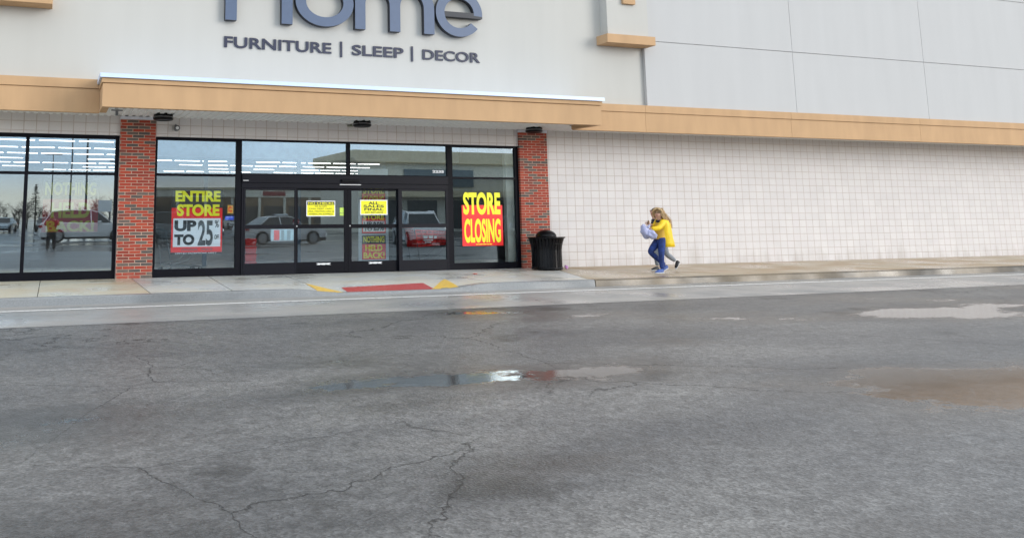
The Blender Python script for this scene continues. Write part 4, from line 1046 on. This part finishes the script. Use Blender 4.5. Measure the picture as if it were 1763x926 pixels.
def car(name, loc, rz, paint, prof, label, group=None, cat='car'):
    o = empty(name, loc, label, cat, group, rz)
    b = MB(); g = MB(); n = len(prof); b.smooth = False
    sec = []
    for x, zb, zt, zr, w, rw in prof:
        sec.append([(x,-w*.96,zb),(x,-w,zb+.22),(x,-w*.985,zt-.04),(x,-w*.94,zt),(x,-rw,zr),(x,rw,zr),(x,w*.94,zt),(x,w*.985,zt-.04),(x,w,zb+.22),(x,w*.96,zb)])
    for i in range(n-1):
        A, B = sec[i], sec[i+1]
        for k in range(9):
            q = [A[k],B[k],B[k+1],A[k+1]]
            cab = max(prof[i][3]-prof[i][2], prof[i+1][3]-prof[i+1][2]) > .3
            if cab and k in (3,5): g.add(q, [(0,1,2,3)])
            elif cab and k == 4 and abs(prof[i][3]-prof[i+1][3]) > .3: g.add(q, [(0,1,2,3)])
            else: b.add(q, [(0,1,2,3)])
        b.add([A[0],B[0],B[9],A[9]], [(3,2,1,0)])
    b.add(sec[0], [list(range(9,-1,-1))]); b.add(sec[-1], [list(range(10))])
    roofs = [(p[0],p[5],p[3],p[4]*.94,p[2]) for p in prof if p[3]-p[2] > .3]
    for s_ in (-1,1):   # pillars and roof rail
        b.tube([(prof[[p[0] for p in prof].index(roofs[0][0])-1][0], s_*roofs[0][3], roofs[0][4]-.02)]+[(x,s_*rw,zr) for x,rw,zr,_,_ in roofs]+[(prof[[p[0] for p in prof].index(roofs[-1][0])+1][0], s_*roofs[-1][3]*.93, roofs[-1][4]-.02)],.035,6)
        m_ = roofs[len(roofs)//2]; b.tube([(m_[0],s_*m_[3]*1.005,m_[4]),(m_[0]-.05,s_*m_[1],m_[2])],.035,6)
    b.build('body', paint, o, True, bevel=.03)
    g.build('windows', car_glass, o, True)
    b = MB(); b.m = 0; x0, x1 = prof[0][0]+.15, prof[-1][0]-.15; b.box(x0,x1,-.86,.86,.18,.36); b.build('sill', tyre_m, o, True)
    wb = 1.55
    for x in (-wb,wb):
        for s_ in (-1,1):
            c = (x, s_*.88-.12, .36)
            b = MB(); b.cyl(c,.36,.24,24,'y'); t_ = b.build('tyre', tyre_m, o, True, bevel=.02)
            b = MB(); b.cyl((c[0],c[1]-.008,c[2]),.25,.256,18,'y'); b.build('rim', rim_m, t_, True)
            # the rim is built in the car's own axes
    for s_ in (-1,1):
        b = MB(); zt = prof[-3][2]; b.box(prof[-2][0]-.16,prof[-2][0]+.05,s_*.62-.16,s_*.62+.16,zt-.30,zt-.19); b.build('headlight', head_m, o, True, bevel=.02)
        b = MB(); b.box(prof[1][0]-.05,prof[1][0]+.14,s_*.74-.17,s_*.74+.19,prof[1][2]-.22,prof[1][2]-.08); b.build('tail_light', tail_m, o, True, bevel=.02)
        b = MB(); b.box(prof[-5][0]-.1,prof[-5][0]+.1,s_*1.02-.08,s_*1.02+.08,1.02,1.16); b.build('mirror', paint, o, True, bevel=.03)
    return o
pw = mat('white car paint',(.88,.88,.89),.25,coat=.8,var=.02); ps = mat('silver blue car paint',(.36,.44,.50),.25,.4,coat=.8,var=.03); pr_ = mat('red car paint',(.35,.015,.015),.25,coat=.8,var=.05); pk = mat('dark car paint',(.03,.035,.045),.25,coat=.8)
car('parked_suv', (-10.75,-34,RZ), 0, pw, SUVP, 'white sport utility car mirrored across the left window').scale = (1.08,1.05,1.1)
car('parked_suv', (-5.6,-31.0,RZ), R(8), ps, SUVP, 'silver blue car mirrored left of the ENTIRE STORE poster')
car('parked_car', (-.9,-25.5,RZ), R(-12), pw, SEDP, 'white saloon car mirrored in the left fixed door panel')
car('parked_suv', (5.3,-20.9,RZ), R(102), pw, SUVP, 'large white car mirrored in the right fixed door panel')
car('parked_car', (12.5,-24.5,RZ), R(172), pk, SEDP, 'dark saloon car mirrored behind the large white car')
k = 0
for x, y, pt, pf, nm in ((-25,-78,pk,SUVP,'dark'),(-21.2,-78.5,pw,SEDP,'white'),(-17.6,-78,ps,SEDP,'silver'),(-13.5,-79,pk,SEDP,'black'),(-4.2,-78,pw,SUVP,'white'),(2,-80,pr_,SEDP,'red'),(7.4,-79,pw,SEDP,'white'),(13,-78,ps,SUVP,'silver'),(20,-79,pr_,SUVP,'red'),(26,-78,pw,SUVP,'white')):
    car('distant_car', (x,y,RZ), R(90+k%3*4), pt, pf, 'small far parked cars mirrored low in the shop windows', 'far parked cars'); k += 1
# light poles
pole_m = mat('grey steel pole',(.10,.11,.12),.5,.5)
for i, (x, y, h, r) in enumerate(((-9.6,-70,14,.10),(-10.9,-82,13,.09),(-13.0,-95,9.5,.08),(-4.5,-100,9,.08),(10,-88,12,.09))):
    o = empty('light_pole', (x,y,RZ), 'tall thin grey lamp pole mirrored against the sky in the windows', 'lamp post', 'lamp poles of the car park')
    b = MB(); b.cyl((0,0,0),r*1.3,h,10,r2=r*.7); b.build('pole', pole_m, o, True)
    b = MB(); b.cyl((0,0,0),.28,.8,14); b.build('base', mat('pole concrete',(.4,.4,.39),.8), o, True)
    b = MB(); b.box(-.75,.75,-.05,.05,h-.05,h+.03); b.box(-1.05,-.5,-.17,.17,h-.02,h+.1); b.box(.5,1.05,-.17,.17,h-.02,h+.1); b.build('lamp_head', pole_m, o, True)
o = empty('roadside_sign', (-7.15,-80,RZ), 'blank white roadside board mirrored at the right of the left window', 'sign')
b = MB(); b.box(-.75,.75,-.12,.12,2.1,3.35); b.build('board', white_v, o, True)
for s_ in (-.6,.6): b = MB(); b.cyl((s_,0,0),.06,2.1,10); b.build('post', pole_m, o, True)
# conifer
bark = mat('bark',(.07,.05,.04),.9); needle = mat('conifer needles',(.035,.05,.03),.8,var=.4)
o = empty('conifer_tree', (-15.1,-108,RZ), 'lone dark conifer mirrored over the roof of the white car', 'tree')
b = MB(); b.tube([(0,0,0),(.02,0,3),(0,.03,6.1)],[.14,.08,.02],7); b.build('trunk', bark, o, True)
b = MB(); rn = random.Random(5)
for k in range(150):
    z = rn.uniform(1.2,6.1); a = rn.uniform(0,6.28); L = (6.4-z)*.30*rn.uniform(.5,1.1); e = Vector((math.cos(a)*L, math.sin(a)*L, z+L*.10))
    b.tube([(0,0,z),e],[.03,.008],3)
    for q in range(9):
        t = rn.uniform(.25,1); c = Vector((0,0,z)).lerp(e,t); s_ = .16*rn.uniform(.5,1.3); d1 = Vector((rn.uniform(-1,1),rn.uniform(-1,1),rn.uniform(-.6,.2)))*s_; d2 = Vector((rn.uniform(-1,1),rn.uniform(-1,1),rn.uniform(-.5,.5)))*s_
        b.add([c,c+d1,c+d2],[(0,1,2)])
b.build('crown', needle, o, True)
# bare wood along the horizon
b = MB(); rn = random.Random(11)
for k in range(120):
    x = rn.uniform(-75,16); y = rn.uniform(-128,-112); h = 3.2+2.6*noise.noise(Vector((x*.09,1.7,0)))+rn.uniform(-.5,1.3)
    h = max(1.6,h)
    b.tube([(x,y,RZ),(x+rn.uniform(-.2,.2),y,RZ+h*.5)],[.11,.06],4)
    for q in range(34):
        z = RZ+h*rn.uniform(.12,.75); a = rn.uniform(0,6.28); L = h*rn.uniform(.15,.42); p0 = Vector((x,y,z)); p1 = p0+Vector((math.cos(a)*L*.8,math.sin(a)*L*.8,L*rn.uniform(.4,1)))
        b.tube([p0,p1],[.035,.012],3)
        for w in range(4):
            c = p0.lerp(p1,rn.uniform(.4,1)); d = Vector((rn.uniform(-1,1),rn.uniform(-1,1),rn.uniform(0,1)))*.5; b.tube([c,c+d],[.02,.006],3)
tag(b.build('treeline', mat('bare twigs',(.085,.068,.055),.9,var=.35,scale=.3)), 'brown bare wood along the horizon mirrored in the windows', 'wood', kind='stuff')
# buildings across the car park
cream = mat('far cream wall',(.88,.84,.72),.9); tan2 = mat('far tan trim',(.84,.72,.50),.9); dk = mat('far shop window',(.03,.035,.04),.15); roofm = mat('grey seam roof',(.20,.25,.31),.6); brn = mat('far brown wall',(.30,.21,.13),.9)
o = empty('shop_block', (18,-56,RZ), 'cream corner shop block with a tan cornice mirrored over the doors', 'building')
b = MB(); b.box(-3.2,14,-12,0,0,6.6); b.build('wall', cream, o, True)
b = MB(); b.prism_xz([(-3.9,7.0),(-3.6,6.6),(14,6.6),(14.3,7.0),(14.3,7.75),(-3.9,7.75)],-12.5,.6); b.build('cornice', tan2, o, True)
for x in (-2.4,1.8,6,10.2):
    b = MB(); b.box(x,x+3.2,.02,.09,.3,3.0); w = b.build('window', dk, o, True)
b = MB(); b.box(-3.2,14,.1,1.6,3.3,3.9); b.build('canopy', tan2, o, True)
b = MB(); b.box(1.5,9,.05,.2,4.3,6.0); b.build('sign_panel', mat('grey sign panel',(.20,.24,.26),.6), o, True)
o = empty('strip_mall', (32,-120,RZ), 'long tan row of shops mirrored far behind the parked cars', 'building')
b = MB(); b.box(-30,34,-14,0,0,4.7); b.build('wall', brn, o, True)
b = MB(); b.box(-30,34,-14.2,.3,4.7,5.9); b.build('fascia', cream, o, True)
b = MB(); b.box(-30.2,34.2,-14.4,.5,5.9,6.25); b.build('cornice', tan2, o, True)
for i in range(14):
    x = -29+i*4.5
    b = MB(); b.box(x,x+3.4,.02,.08,.3,3.2); b.build('window', dk, o, True)
    if i % 3 == 1: b = MB(); b.box(x-.3,x+3.8,.31,.42,4.95,5.65); b.build('sign_panel', [white_v,red_dim,white_v][i%3 if i<6 else 0], o, True)
for i in range(15):
    b = MB(); x = -30+i*4.5; b.box(x-.2,x+.2,.6,1.0,0,4.6); b.build('column', cream, o, True)
